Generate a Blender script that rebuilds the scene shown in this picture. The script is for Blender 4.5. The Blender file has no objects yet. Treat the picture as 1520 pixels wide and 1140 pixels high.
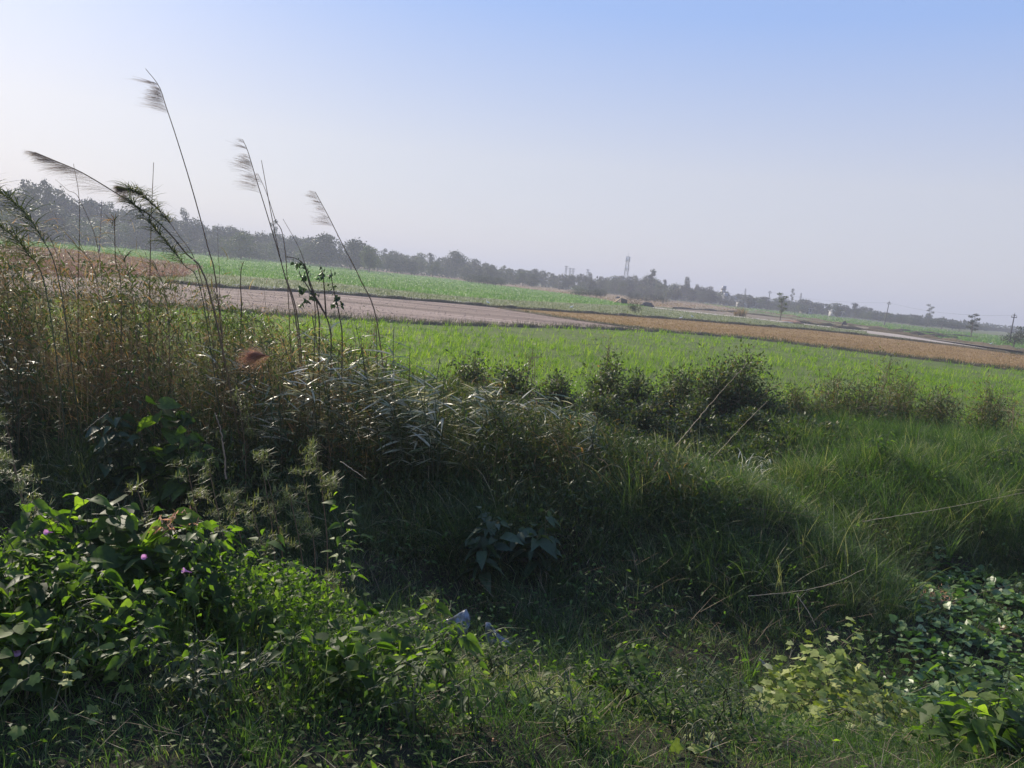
import bpy, math, random
import numpy as np
from math import radians, sin, cos, tan, pi
rng = np.random.default_rng(11)
random.seed(11)
S = bpy.context.scene

# ------------------------------------------------------------------ camera
F = 1170.0; W0, H0 = 1520.0, 1140.0
CAMZ = 3.2
PITCH, ROLL = radians(7.7), radians(5.75)
cam_data = bpy.data.cameras.new('camera')
cam = bpy.data.objects.new('camera', cam_data); S.collection.objects.link(cam)
cam_data.sensor_width = 36; cam_data.lens = 36 * F / W0
cam_data.clip_start = 0.05; cam_data.clip_end = 20000
from mathutils import Matrix, Vector
RM = Matrix.Rotation(pi/2 - PITCH, 3, 'X') @ Matrix.Rotation(ROLL, 3, 'Z')
cam.matrix_world = Matrix.Translation((0, 0, CAMZ)) @ RM.to_4x4()
S.camera = cam

# ------------------------------------------------------------------ light
SUN_EL, SUN_AZ = radians(27), radians(-39)          # azimuth from +Y, negative = to the left
world = bpy.data.worlds.new('World'); S.world = world; world.use_nodes = True
nt = world.node_tree; nt.nodes.clear()
sky = nt.nodes.new('ShaderNodeTexSky'); sky.sky_type = 'NISHITA'; sky.sun_disc = False
sky.sun_elevation = SUN_EL; sky.sun_rotation = SUN_AZ
sky.altitude = 100; sky.air_density = 1.0; sky.dust_density = 1.2; sky.ozone_density = 3.0
bg = nt.nodes.new('ShaderNodeBackground'); bg.inputs['Strength'].default_value = 0.127
wo = nt.nodes.new('ShaderNodeOutputWorld')
mixs = nt.nodes.new('ShaderNodeMix'); mixs.data_type = 'RGBA'; mixs.inputs[0].default_value = .87
tcw = nt.nodes.new('ShaderNodeTexCoord'); sxw = nt.nodes.new('ShaderNodeSeparateXYZ'); nt.links.new(tcw.outputs['Generated'], sxw.inputs[0])
crw = nt.nodes.new('ShaderNodeValToRGB'); ew = crw.color_ramp.elements      # hazy winter air: lavender at the horizon, blue above
ew.new(.5); ew.new(.5)
for i_, (p_, c_) in enumerate(((0, (.65, .63, .68)), (.14, (.635, .645, .73)), (.31, (.33, .49, .88)), (1, (.18, .34, .82)))): ew[i_].position = p_; ew[i_].color = (*c_, 1)
nt.links.new(sxw.outputs[2], crw.inputs[0])
mulw = nt.nodes.new('ShaderNodeMix'); mulw.data_type = 'RGBA'; mulw.blend_type = 'MULTIPLY'; mulw.inputs[0].default_value = 1; mulw.inputs[7].default_value = (5.3, 5.3, 5.3, 1)
nt.links.new(crw.outputs[0], mulw.inputs[6]); nt.links.new(mulw.outputs[2], mixs.inputs[7])
nt.links.new(sky.outputs[0], mixs.inputs[6]); nt.links.new(mixs.outputs[2], bg.inputs[0])
nt.links.new(bg.outputs[0], wo.inputs[0])
sl = bpy.data.lights.new('sun', 'SUN'); sl.energy = 5.0; sl.angle = radians(0.55); sl.color = (1.0, 0.9, 0.74)
so = bpy.data.objects.new('sun', sl); S.collection.objects.link(so)
sd = Vector((sin(SUN_AZ)*cos(SUN_EL), cos(SUN_AZ)*cos(SUN_EL), sin(SUN_EL)))
so.rotation_euler = sd.to_track_quat('Z', 'Y').to_euler()
so.location = (-20, 15, 30)
S.view_settings.view_transform = 'Standard'; S.view_settings.look = 'None'
S.view_settings.exposure = 0.58; S.view_settings.gamma = 1.0
S.cycles.use_denoising = True
S.cycles.max_bounces = 8; S.cycles.transmission_bounces = 4; S.cycles.transparent_max_bounces = 6
S.cycles.volume_bounces = 1; S.cycles.diffuse_bounces = 5; S.cycles.glossy_bounces = 2
S.cycles.sample_clamp_indirect = 4

# ------------------------------------------------------------------ scene graph helpers
C = S.collection
def tag(o, label=None, cat=None, group=None, kind=None):
    if label: o['label'] = label
    if cat: o['category'] = cat
    if group: o['group'] = group
    if kind: o['kind'] = kind
    return o
def thing(name, label, cat, loc=(0, 0, 0), group=None):
    o = bpy.data.objects.new(name, None); C.objects.link(o); o.location = loc
    o.empty_display_size = 0.1
    return tag(o, label, cat, group)
def mesh(name, geo, mat, smooth=True):
    V, Q, R = geo
    me = bpy.data.meshes.new(name)
    V = np.asarray(V, dtype=np.float32); Q = np.asarray(Q, dtype=np.int32)
    n = Q.shape[1]
    me.vertices.add(len(V)); me.vertices.foreach_set('co', V.ravel())
    me.loops.add(Q.size); me.loops.foreach_set('vertex_index', Q.ravel())
    me.polygons.add(len(Q)); me.polygons.foreach_set('loop_start', np.arange(0, Q.size, n, dtype=np.int32))
    if smooth: me.polygons.foreach_set('use_smooth', np.ones(len(Q), dtype=bool))
    if R is not None:
        a = me.attributes.new('rnd', 'FLOAT', 'POINT'); a.data.foreach_set('value', np.asarray(R, dtype=np.float32))
    me.update(calc_edges=True); me.validate()
    if mat: me.materials.append(mat)
    return me
def part(name, geo, mat, parent=None, smooth=True, origin=None):
    """geo in world coordinates; linked under parent (an unrotated Empty) or standing alone"""
    V, Q, R = geo
    o0 = parent.location if parent is not None and parent.type == 'EMPTY' else (origin if origin is not None else (0, 0, 0))
    if parent is not None and parent.parent is not None: o0 = parent.parent.location
    V = np.asarray(V) - np.array(tuple(o0))
    ob = bpy.data.objects.new(name, mesh(name, (V, Q, R), mat, smooth)); C.objects.link(ob)
    if parent is not None: ob.parent = parent
    elif origin is not None: ob.location = origin
    return ob
def dup(root, loc, rz=0.0, s=1.0, label=None, group=None, tilt=0.0):
    r = root.copy(); C.objects.link(r); r.location = loc; r.rotation_euler = (0, tilt, rz)
    r.scale = (s, s, s) if not isinstance(s, tuple) else s
    if label: r['label'] = label
    if group: r['group'] = group
    for ch in list(root.children):
        c = ch.copy(); C.objects.link(c); c.parent = r
        for g in ch.children:
            d = g.copy(); C.objects.link(d); d.parent = c
    return r
def cat(gs):
    gs = [g for g in gs if g is not None and len(g[0])]
    off = 0; Vs, Qs, Rs = [], [], []
    for V, Q, R in gs:
        Vs.append(V); Qs.append(np.asarray(Q) + off); off += len(V)
        Rs.append(R if R is not None else np.full(len(V), .5))
    return np.concatenate(Vs), np.concatenate(Qs), np.concatenate(Rs)

# ------------------------------------------------------------------ picture <-> place
RMn = np.array(RM)
def ray(u, v):
    u = np.asarray(u, float); v = np.asarray(v, float)
    d = np.stack([(u - W0/2)/F, -(v - H0/2)/F, -np.ones_like(u)], -1)
    return d @ RMn.T
def at(u, v, z=0.0):
    d = ray(u, v); t = (z - CAMZ) / d[..., 2]
    return np.array([0, 0, CAMZ]) + d * t[..., None]
def atd(u, v, y):
    d = ray(u, v); t = y / d[..., 1]
    return np.array([0, 0, CAMZ]) + d * np.asarray(t)[..., None]
def ss(a, b, x):
    t = np.clip((x - a) / (b - a), 0, 1); return t*t*(3 - 2*t)
def wob(x, y, k=1.0, s=0.0):
    return (np.sin(x*k*1.3 + y*k*.7 + s) + np.sin(x*k*.6 - y*k*1.7 + 1.3 + s*2) + np.sin(x*k*2.3 + y*k*2.1 + 2.1 + s) * .6 + np.sin(x*k*3.9 - y*k*3.1 + .5 - s)*.4) / 3.0
def hgt(x, y):
    x = np.asarray(x, float); y = np.asarray(y, float)
    yy = y + .3*np.sin(x*.7) 
    h = .95 - 1.30*ss(3.5, 7.4, yy)
    A = 1.0*(1 - ss(2.5, 5.9, x))
    yc = 10.9 - .12*np.clip(x, 0, 6)
    sg = np.where(y < yc, 1.75, np.where(x < 0, 3.2, 3.2 - .35*np.clip(x, 0, 5)))
    h = h + A*np.exp(-((y - yc)/sg)**2)
    h = h + .35*ss(11, 16, y)
    h = h + .68*ss(10.4, 12.8, y - .1*(x-6))*(1 - ss(15, 20, y))*ss(3.2, 6.8, x)
    h = h + (.05*wob(x, y, 1.6) + .11*wob(x, y, 3.1, 2)*ss(7, 8.5, y)*(1 - ss(14, 17, y)))*(1 - ss(18, 22, y))
    fade = 1 - ss(40, 80, np.abs(x))
    h = h * (1 - ss(19, 22, y))
    return h
def hit(u, v, lift=0.0):
    d = ray(u, v); t = 2.0
    o = np.array([0, 0, CAMZ])
    while t < 80:
        p = o + d*t
        if p[2] < hgt(p[0], p[1]) + lift: return p
        t += .03
    return at(np.float64(u), np.float64(v))
def onground(x, y): return np.array([x, y, float(hgt(x, y))])

# ------------------------------------------------------------------ geometry generators
def blades(P, L, Wd, az, th0, th1, K=4, rnd=None, tip=.06, base=.6, twist=0.0):
    """grass blades / long leaves: start P (N,3), bend from th0 (angle off vertical) by th1, towards azimuth az"""
    N = len(P)
    f = lambda a: np.broadcast_to(np.asarray(a, float), (N,))
    L, Wd, az, th0, th1 = f(L), f(Wd), f(az), f(th0), f(th1)
    rnd = rng.random(N) if rnd is None else f(rnd)
    t = np.linspace(0, 1, K+1)
    hd = np.stack([np.cos(az), np.sin(az), np.zeros(N)], -1)
    sd_ = np.stack([-np.sin(az), np.cos(az), np.zeros(N)], -1)
    tw = rng.uniform(-1, 1, N)*twist
    pos = P.copy(); V = np.zeros((N, K+1, 2, 3))
    for k in range(K+1):
        w = Wd * (base + (1-base)*min(1, t[k]/.3)) * (1 - (1-tip)*t[k]**1.8) * .5
        th = th0 + th1*t[k]
        nrm = hd*np.cos(th)[:, None] - np.array([0, 0, 1])*np.sin(th)[:, None]
        a = tw*(t[k] + .3)
        s = sd_*np.cos(a)[:, None] + nrm*np.sin(a)[:, None]
        V[:, k, 0] = pos - s*w[:, None]; V[:, k, 1] = pos + s*w[:, None]
        if k < K:
            tm = th0 + th1*(t[k] + .5/K)
            pos = pos + (hd*np.sin(tm)[:, None] + np.array([0, 0, 1])*np.cos(tm)[:, None]) * (L/K)[:, None]
    q = np.array([[2*k, 2*k+1, 2*k+3, 2*k+2] for k in range(K)])
    Q = (np.arange(N)[:, None, None]*(2*(K+1)) + q[None]).reshape(-1, 4)
    return V.reshape(-1, 3), Q, np.repeat(rnd, 2*(K+1))
def tube(pts, r0, r1=None, n=5, rnd=.5):
    pts = np.asarray(pts, float); m = len(pts)
    r1 = r0 if r1 is None else r1
    rr = np.linspace(r0, r1, m) if np.isscalar(r0) else np.asarray(r0)
    tg = np.gradient(pts, axis=0); tg /= np.linalg.norm(tg, axis=1)[:, None] + 1e-9
    ref = np.array([0, 0, 1.0]) if abs(tg[0][2]) < .9 else np.array([1.0, 0, 0])
    V = []
    for i in range(m):
        a = np.cross(tg[i], ref); a /= np.linalg.norm(a) + 1e-9; b = np.cross(tg[i], a)
        ang = np.arange(n)*2*pi/n
        V.append(pts[i] + rr[i]*(np.cos(ang)[:, None]*a + np.sin(ang)[:, None]*b))
    V = np.concatenate(V)
    Q = [[i*n+j, i*n+(j+1) % n, (i+1)*n+(j+1) % n, (i+1)*n+j] for i in range(m-1) for j in range(n)]
    if n == 4: Q.append([0, 1, 2, 3]); Q.append([(m-1)*n+3, (m-1)*n+2, (m-1)*n+1, (m-1)*n])
    return V, np.array(Q), np.full(len(V), rnd)
def smooth_path(ctrl, n=14):
    ctrl = np.asarray(ctrl, float); m = len(ctrl)
    if m == 2: return np.linspace(ctrl[0], ctrl[1], n)
    P = np.vstack([2*ctrl[0]-ctrl[1], ctrl, 2*ctrl[-1]-ctrl[-2]])
    out = []
    for s in np.linspace(0, m-1-1e-6, n):
        i = int(s); t = s - i; p0, p1, p2, p3 = P[i:i+4]
        out.append(.5*((2*p1) + (-p0+p2)*t + (2*p0-5*p1+4*p2-p3)*t*t + (-p0+3*p1-3*p2+p3)*t**3))
    return np.array(out)
def box(x0, x1, y0, y1, z0, z1, rnd=.5):
    V = np.array([[x, y, z] for z in (z0, z1) for y in (y0, y1) for x in (x0, x1)], float)
    Q = np.array([[0, 2, 3, 1], [4, 5, 7, 6], [0, 1, 5, 4], [2, 6, 7, 3], [0, 4, 6, 2], [1, 3, 7, 5]])
    return V, Q, np.full(8, rnd)
def norm(a): return a / (np.linalg.norm(a, axis=-1, keepdims=True) + 1e-9)
def inst(T, P, D, U, s, rnd=None):
    """leaf template T=(V,Q) along +X, facing +Z; placed at P, pointing D, facing about U, size s"""
    TV, TQ = T; N = len(P)
    D = norm(D); Sd = norm(np.cross(U, D)); Nn = np.cross(D, Sd)
    s = np.broadcast_to(np.asarray(s, float), (N,))
    V = (TV[None, :, 0, None]*D[:, None] + TV[None, :, 1, None]*Sd[:, None] + TV[None, :, 2, None]*Nn[:, None])*s[:, None, None] + P[:, None]
    Q = (np.arange(N)[:, None, None]*len(TV) + TQ[None]).reshape(-1, 4)
    rnd = rng.random(N) if rnd is None else np.broadcast_to(rnd, (N,))
    return V.reshape(-1, 3), Q, np.repeat(rnd, len(TV))
def leaf_t(w=.45, droop=.25, fold=.12, rows=(0, .1, .3, .55, .8, 1), prof=(.02, .6, 1, .85, .4, .03), wave=0.0):
    V = []; 
    for i, (t, p) in enumerate(zip(rows, prof)):
        z = -droop*t*t
        hw = w*.5*p
        V += [(t, -hw, z + fold*p*.5 + wave*(-1)**i), (t, 0, z), (t, hw, z + fold*p*.5 - wave*(-1)**i)]
    Q = []
    for i in range(len(rows)-1):
        a = 3*i; Q += [[a, a+3, a+4, a+1], [a+1, a+4, a+5, a+2]]
    return np.array(V, float), np.array(Q)
def fan_t(outline, zc=0.0, cup=.1):
    V = [(.35, 0, zc)] + [(x, y, cup*(abs(y)) ** 1.2 + (-.12*x*x)) for x, y in outline]
    n = len(outline); Q = []
    for i in range(0, n-1, 2): Q.append([0, 1+i, 2+i, 1+(i+2) % n])
    return np.array(V, float), np.array(Q)
OV = leaf_t(.5, .3, .16, prof=(.25, .9, 1, .78, .36, .02), wave=.012)      # broad, pointed
OVS = leaf_t(.5, .2, .1, rows=(0, .4, 1), prof=(.2, 1, .05))               # small, cheap
LAN = leaf_t(.2, .35, .06, rows=(0, .25, .6, 1), prof=(.3, 1, .8, .05))
LOBE = fan_t([(0, 0), (-.12, .22), (.08, .5), (.28, .36), (.55, .52), (.68, .22), (1.0, 0), (.68, -.22), (.55, -.52), (.28, -.36), (.08, -.5), (-.12, -.22)], .03)
HEART = fan_t([(.02, 0), (-.12, .2), (0, .42), (.25, .5), (.55, .38), (.82, .16), (1.0, 0), (.82, -.16), (.55, -.38), (.25, -.5), (0, -.42), (-.12, -.2)], -.03, .16)
DIA = (np.array([(0, 0, 0), (.5, -.32, .05), (1, 0, -.1), (.5, .32, .05)], float), np.array([[0, 1, 2, 3]]))

# ------------------------------------------------------------------ materials
def ramp(nt, stops, fac):
    r = nt.nodes.new('ShaderNodeValToRGB'); e = r.color_ramp.elements
    while len(e) < len(stops): e.new(.5)
    for i, (p, c) in enumerate(stops): e[i].position = p; e[i].color = (*c, 1)
    nt.links.new(fac, r.inputs[0]); return r
def leafmat(name, stops, trans=.35, rough=.5, spec=.4, tcol=(1.15, 1.25, .55), objvar=False):
    m = bpy.data.materials.new(name); m.use_nodes = True; nt = m.node_tree; N = nt.nodes; Lk = nt.links
    N.clear(); out = N.new('ShaderNodeOutputMaterial')
    at_ = N.new('ShaderNodeAttribute'); at_.attribute_name = 'rnd'
    fac = at_.outputs['Fac']
    if objvar:
        oi = N.new('ShaderNodeObjectInfo'); mx = N.new('ShaderNodeMath'); mx.operation = 'MULTIPLY_ADD'
        Lk.new(oi.outputs['Random'], mx.inputs[0]); mx.inputs[1].default_value = .5
        m2 = N.new('ShaderNodeMath'); m2.operation = 'MULTIPLY'; Lk.new(fac, m2.inputs[0]); m2.inputs[1].default_value = .5
        Lk.new(m2.outputs[0], mx.inputs[2]); fac = mx.outputs[0]
    r = ramp(nt, stops, fac)
    # vein / blotch variation over each leaf
    nz = N.new('ShaderNodeTexNoise'); nz.inputs['Scale'].default_value = 35; nz.inputs['Detail'].default_value = 2
    tc = N.new('ShaderNodeTexCoord'); Lk.new(tc.outputs['Object'], nz.inputs['Vector'])
    mr = N.new('ShaderNodeMapRange'); mr.inputs[1].default_value = .3; mr.inputs[2].default_value = .7; mr.inputs[3].default_value = .75; mr.inputs[4].default_value = 1.2
    Lk.new(nz.outputs['Fac'], mr.inputs[0])
    mm = N.new('ShaderNodeMix'); mm.data_type = 'RGBA'; mm.blend_type = 'MULTIPLY'; mm.inputs[0].default_value = 1
    cmb = N.new('ShaderNodeCombineColor')
    for i in range(3): Lk.new(mr.outputs[0], cmb.inputs[i])
    Lk.new(r.outputs[0], mm.inputs[6]); Lk.new(cmb.outputs[0], mm.inputs[7])
    p = N.new('ShaderNodeBsdfPrincipled'); Lk.new(mm.outputs[2], p.inputs['Base Color'])
    p.inputs['Roughness'].default_value = rough; p.inputs['Specular IOR Level'].default_value = spec
    tr = N.new('ShaderNodeBsdfTranslucent')
    tm = N.new('ShaderNodeMix'); tm.data_type = 'RGBA'; tm.blend_type = 'MULTIPLY'; tm.inputs[0].default_value = 1
    tm.inputs[7].default_value = (*tcol, 1); Lk.new(mm.outputs[2], tm.inputs[6]); Lk.new(tm.outputs[2], tr.inputs[0])
    mix = N.new('ShaderNodeMixShader'); mix.inputs[0].default_value = trans
    Lk.new(p.outputs[0], mix.inputs[1]); Lk.new(tr.outputs[0], mix.inputs[2]); Lk.new(mix.outputs[0], out.inputs[0])
    return m
def soilmat(name, stops, scale=1.0, detail=8, bump=.3, stretch=(1, 1, 1), rough=.95, scale2=None, rot=0.0):
    m = bpy.data.materials.new(name); m.use_nodes = True; nt = m.node_tree; N = nt.nodes; Lk = nt.links
    p = N['Principled BSDF']; p.inputs['Roughness'].default_value = rough; p.inputs['Specular IOR Level'].default_value = .15
    tc = N.new('ShaderNodeTexCoord'); mp = N.new('ShaderNodeMapping'); mp.inputs['Scale'].default_value = stretch
    mp.inputs['Rotation'].default_value = (0, 0, rot)
    Lk.new(tc.outputs['Object'], mp.inputs[0])
    n1 = N.new('ShaderNodeTexNoise'); n1.inputs['Scale'].default_value = scale; n1.inputs['Detail'].default_value = detail; n1.inputs['Roughness'].default_value = .7
    Lk.new(mp.outputs[0], n1.inputs['Vector'])
    n2 = N.new('ShaderNodeTexNoise'); n2.inputs['Scale'].default_value = scale2 or scale*.12; n2.inputs['Detail'].default_value = 3
    Lk.new(mp.outputs[0], n2.inputs['Vector'])
    ad = N.new('ShaderNodeMath'); ad.operation = 'MULTIPLY_ADD'; ad.inputs[1].default_value = .55
    mu = N.new('ShaderNodeMath'); mu.operation = 'MULTIPLY'; mu.inputs[1].default_value = .45
    Lk.new(n2.outputs['Fac'], mu.inputs[0]); Lk.new(n1.outputs['Fac'], ad.inputs[0]); Lk.new(mu.outputs[0], ad.inputs[2])
    r = ramp(nt, stops, ad.outputs[0]); Lk.new(r.outputs[0], p.inputs['Base Color'])
    b = N.new('ShaderNodeBump'); b.inputs['Strength'].default_value = bump; b.inputs['Distance'].default_value = .3
    Lk.new(n1.outputs['Fac'], b.inputs['Height']); Lk.new(b.outputs[0], p.inputs['Normal'])
    return m
def plain(name, col, rough=.7, spec=.3, metal=0.0, nscale=8, var=.25):
    m = bpy.data.materials.new(name); m.use_nodes = True; nt = m.node_tree; N = nt.nodes; Lk = nt.links
    p = N['Principled BSDF']; p.inputs['Roughness'].default_value = rough; p.inputs['Specular IOR Level'].default_value = spec; p.inputs['Metallic'].default_value = metal
    tc = N.new('ShaderNodeTexCoord'); n = N.new('ShaderNodeTexNoise'); n.inputs['Scale'].default_value = nscale; n.inputs['Detail'].default_value = 5
    Lk.new(tc.outputs['Object'], n.inputs['Vector'])
    c = np.array(col)
    r = ramp(nt, [(.3, tuple(c*(1-var))), (.7, tuple(np.clip(c*(1+var), 0, 1)))], n.outputs['Fac'])
    Lk.new(r.outputs[0], p.inputs['Base Color']); return m

M = {}
M['grass_bank'] = leafmat('bank_grass_blades', [(0, (.026, .052, .018)), (.45, (.062, .105, .032)), (.75, (.12, .17, .055)), (.92, (.22, .23, .115)), (1, (.4, .35, .23))], .42, .55, .3, (1.2, 1.4, .5))
M['grass_near'] = leafmat('verge_grass_blades', [(0, (.035, .075, .02)), (.4, (.075, .14, .032)), (.75, (.135, .2, .055)), (.92, (.24, .25, .12)), (1, (.42, .37, .24))], .48, .55, .3, (1.25, 1.45, .45))
M['crop'] = leafmat('crop_leaves', [(0, (.05, .12, .01)), (.3, (.13, .25, .012)), (.65, (.25, .38, .02)), (.9, (.44, .5, .07)), (1, (.52, .5, .16))], .48, .6, .2, (1.35, 1.4, .4))
M['crop2'] = leafmat('wheat_leaves', [(0, (.06, .15, .02)), (.6, (.12, .25, .03)), (1, (.24, .34, .07))], .4)
M['crop3'] = leafmat('pale_crop_leaves', [(0, (.09, .12, .04)), (.6, (.15, .18, .07)), (1, (.28, .25, .13))], .35)
M['edge'] = leafmat('dark_edge_grass', [(0, (.03, .045, .018)), (.5, (.06, .075, .03)), (.8, (.13, .11, .06)), (1, (.2, .16, .1))], .3)
M['stubble'] = leafmat('stubble_stalks', [(0, (.18, .1, .04)), (.6, (.3, .185, .08)), (1, (.46, .35, .18))], .25)
M['pinkgrass'] = leafmat('pink_dry_grass', [(0, (.2, .10, .07)), (.6, (.33, .19, .13)), (1, (.45, .3, .2))], .35, tcol=(1.1, 1, .8))
M['reedleaf'] = leafmat('reed_leaves', [(0, (.035, .06, .018)), (.35, (.08, .11, .035)), (.55, (.2, .16, .065)), (.8, (.38, .2, .1)), (1, (.55, .42, .26))], .42, .6, .15, (1.3, 1.2, .6))
M['silver'] = leafmat('pale_glint_leaves', [(0, (.06, .1, .03)), (.35, (.14, .18, .07)), (.7, (.45, .43, .3)), (1, (.72, .68, .55))], .4, .4, .5, (1.1, 1.1, .8))  # pale ramp end paints sun glints on cane leaves; also bleached blades
M['plume'] = leafmat('reed_plume_hairs', [(0, (.15, .115, .09)), (.6, (.28, .21, .175)), (1, (.45, .37, .31))], .45, .8, .1, (1, .95, .85))
M['redplume'] = leafmat('rusty_plume_hairs', [(0, (.3, .15, .1)), (.6, (.5, .3, .22)), (1, (.7, .5, .4))], .6, .8, .1, (1, .9, .75))
M['stem_dry'] = leafmat('dry_stems', [(0, (.1, .07, .04)), (.5, (.26, .17, .1)), (1, (.5, .4, .26))], .15, .6, .3)
M['stem_green'] = leafmat('green_stems', [(0, (.05, .07, .03)), (.6, (.1, .11, .05)), (1, (.2, .18, .1))], .1, .5, .3)
M['broad'] = leafmat('broad_bush_leaves', [(0, (.03, .055, .018)), (.35, (.06, .1, .026)), (.65, (.11, .165, .04)), (.88, (.2, .25, .075)), (.96, (.2, .28, .08)), (1, (.5, .42, .1))], .58, .5, .22, (1.6, 1.95, .35))
M['lobed'] = leafmat('lobed_creeper_leaves', [(0, (.1, .15, .03)), (.5, (.23, .28, .07)), (.85, (.4, .42, .17)), (1, (.52, .5, .28))], .4, .6, .2, (1.2, 1.3, .4))
M['ditch'] = leafmat('ditch_creeper_leaves', [(0, (.045, .09, .02)), (.45, (.085, .16, .04)), (.8, (.17, .25, .08)), (.93, (.42, .46, .24)), (1, (.45, .22, .1))], .32, .4, .45, (1.1, 1.35, .6))
M['bushleaf'] = leafmat('small_bush_leaves', [(0, (.025, .045, .014)), (.5, (.06, .09, .028)), (.85, (.12, .13, .05)), (1, (.26, .17, .1))], .38, .5, .3, (1.3, 1.4, .4))
M['olive'] = leafmat('feathery_olive_leaves', [(0, (.08, .11, .03)), (.5, (.18, .21, .06)), (.85, (.3, .3, .11)), (1, (.42, .33, .16))], .35)
M['darkleaf'] = leafmat('dark_sapling_and_shaded_leaves', [(0, (.02, .045, .018)), (1, (.06, .1, .04))], .25)
M['tree'] = leafmat('far_tree_leaves', [(0, (.016, .028, .014)), (.5, (.034, .05, .022)), (.85, (.06, .075, .03)), (1, (.1, .1, .045))], .2, .6, .2, objvar=True)
M['treelite'] = leafmat('light_tree_leaves', [(0, (.04, .06, .02)), (.6, (.075, .1, .035)), (1, (.12, .14, .06))], .25, .6, .2, objvar=True)
M['bark'] = plain('bark', (.12, .09, .065), .9)
M['palebark'] = plain('pale_dead_wood', (.3, .26, .2), .8)
M['concrete'] = plain('weathered_concrete', (.3, .29, .28), .85)
M['darkwood'] = plain('dark_old_wood', (.05, .045, .045), .8)
M['steel'] = plain('galvanised_steel', (.35, .36, .38), .5, .5, .3)
M['redsteel'] = plain('faded_red_steel', (.4, .16, .13), .6, .4)
M['wall'] = plain('whitewashed_wall', (.36, .35, .34), .85)
M['brick'] = plain('brick_wall', (.32, .16, .11), .9)
M['roof'] = plain('pale_sheet_roof', (.34, .34, .35), .5)
M['thatch'] = plain('straw_thatch', (.38, .28, .17), .95, nscale=20, var=.45)
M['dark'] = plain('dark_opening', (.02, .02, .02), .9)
M['petal'] = leafmat('pink_petals', [(0, (.5, .25, .45)), (1, (.72, .45, .66))], .4, .5, .3, (1, .8, 1))
M['white'] = plain('white_feathers', (.8, .8, .78), .7, var=.05)
M['yellow'] = plain('yellow_beak', (.6, .4, .08), .5)

# ------------------------------------------------------------------ ground (one sheet, fine near the camera)
def axis(lo, hi, step, far, n):
    a = np.arange(lo, hi, step); g = np.geomspace(step, far, n)
    return np.concatenate([(lo - np.cumsum(g))[::-1], a, hi + np.cumsum(g) - step])
xs = axis(-17, 18, .16, 520, 42); ys = axis(-3, 24, .16, 520, 42)
X, Y = np.meshgrid(xs, ys); Z = hgt(X, Y)
Z += .03*wob(X, Y, 5.0)*(1 - ss(18, 21, Y))*(1 - ss(16, 22, np.abs(X)))
nx, ny = len(xs), len(ys)
idx = (np.arange(ny-1)[:, None]*nx + np.arange(nx-1)[None])
Q = np.stack([idx, idx+1, idx+nx+1, idx+nx], -1).reshape(-1, 4)
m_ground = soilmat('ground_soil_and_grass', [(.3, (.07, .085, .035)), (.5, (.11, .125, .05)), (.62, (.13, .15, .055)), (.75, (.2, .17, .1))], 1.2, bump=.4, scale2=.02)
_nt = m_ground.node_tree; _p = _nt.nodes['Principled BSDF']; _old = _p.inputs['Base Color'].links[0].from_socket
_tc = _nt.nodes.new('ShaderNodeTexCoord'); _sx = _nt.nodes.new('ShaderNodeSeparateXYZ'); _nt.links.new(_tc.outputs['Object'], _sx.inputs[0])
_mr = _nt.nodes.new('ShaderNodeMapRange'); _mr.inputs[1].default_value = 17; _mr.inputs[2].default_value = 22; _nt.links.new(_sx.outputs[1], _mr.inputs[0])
_mx = _nt.nodes.new('ShaderNodeMix'); _mx.data_type = 'RGBA'; _mx.inputs[6].default_value = (.028, .026, .015, 1); _nt.links.new(_mr.outputs[0], _mx.inputs[0]); _nt.links.new(_old, _mx.inputs[7]); _nt.links.new(_mx.outputs[2], _p.inputs['Base Color'])  # near soil coloured darker to deepen the shade of bank and hollow
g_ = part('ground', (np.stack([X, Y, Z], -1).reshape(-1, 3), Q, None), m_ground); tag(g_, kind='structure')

def poly_px(name, pts, mat, z, label=None):
    P = at(np.array([p[0] for p in pts], float), np.array([p[1] for p in pts], float), 0.0); P[:, 2] = z
    me = bpy.data.meshes.new(name); me.from_pydata([tuple(p) for p in P], [], [list(range(len(P)))]); me.update()
    if me.polygons[0].normal.z < 0: me.flip_normals()
    me.materials.append(mat)
    o = bpy.data.objects.new(name, me); C.objects.link(o); tag(o, kind='structure'); return o
def line(pts, u0, u1, n=40):
    a = np.array(pts, float); uu = np.linspace(u0, u1, n); return [(u, np.interp(u, a[:, 0], a[:, 1])) for u in uu]
E0 = [(-500, 385), (0, 437), (400, 468), (640, 482), (880, 488), (1000, 494), (1120, 504), (1200, 514), (1520, 552), (2000, 612)]
E1 = [(-500, 345), (0, 397), (325, 427), (500, 437), (680, 451), (740, 457), (880, 466), (1010, 475), (1120, 484), (1200, 490), (1280, 498), (1400, 512), (1520, 528), (2000, 590)]
M1 = [(-500, 335), (0, 384), (325, 408), (500, 421), (640, 437), (760, 446), (870, 451), (970, 456), (1100, 470), (1290, 491), (1400, 505), (1520, 522), (2000, 583)]
M2 = [(-500, 306), (0, 352), (200, 364), (330, 373), (520, 399), (640, 411), (760, 426), (870, 440), (915, 449), (970, 455)]
M3 = [(380, 377), (560, 397), (640, 406), (750, 417), (850, 430), (950, 441), (1040, 450), (1200, 467)]
DIV = [(740, 458), (830, 472), (900, 482), (995, 493)]
m_crop = soilmat('crop_field_soil', [(.35, (.06, .09, .02)), (.65, (.13, .17, .035))], 3)
m_brown = soilmat('ploughed_soil', [(.38, (.08, .055, .04)), (.46, (.2, .145, .11)), (.53, (.3, .22, .175)), (.62, (.42, .325, .26))], .8, bump=1.0, stretch=(.07, 1.5, 1), scale2=.08, rot=.12)
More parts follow.
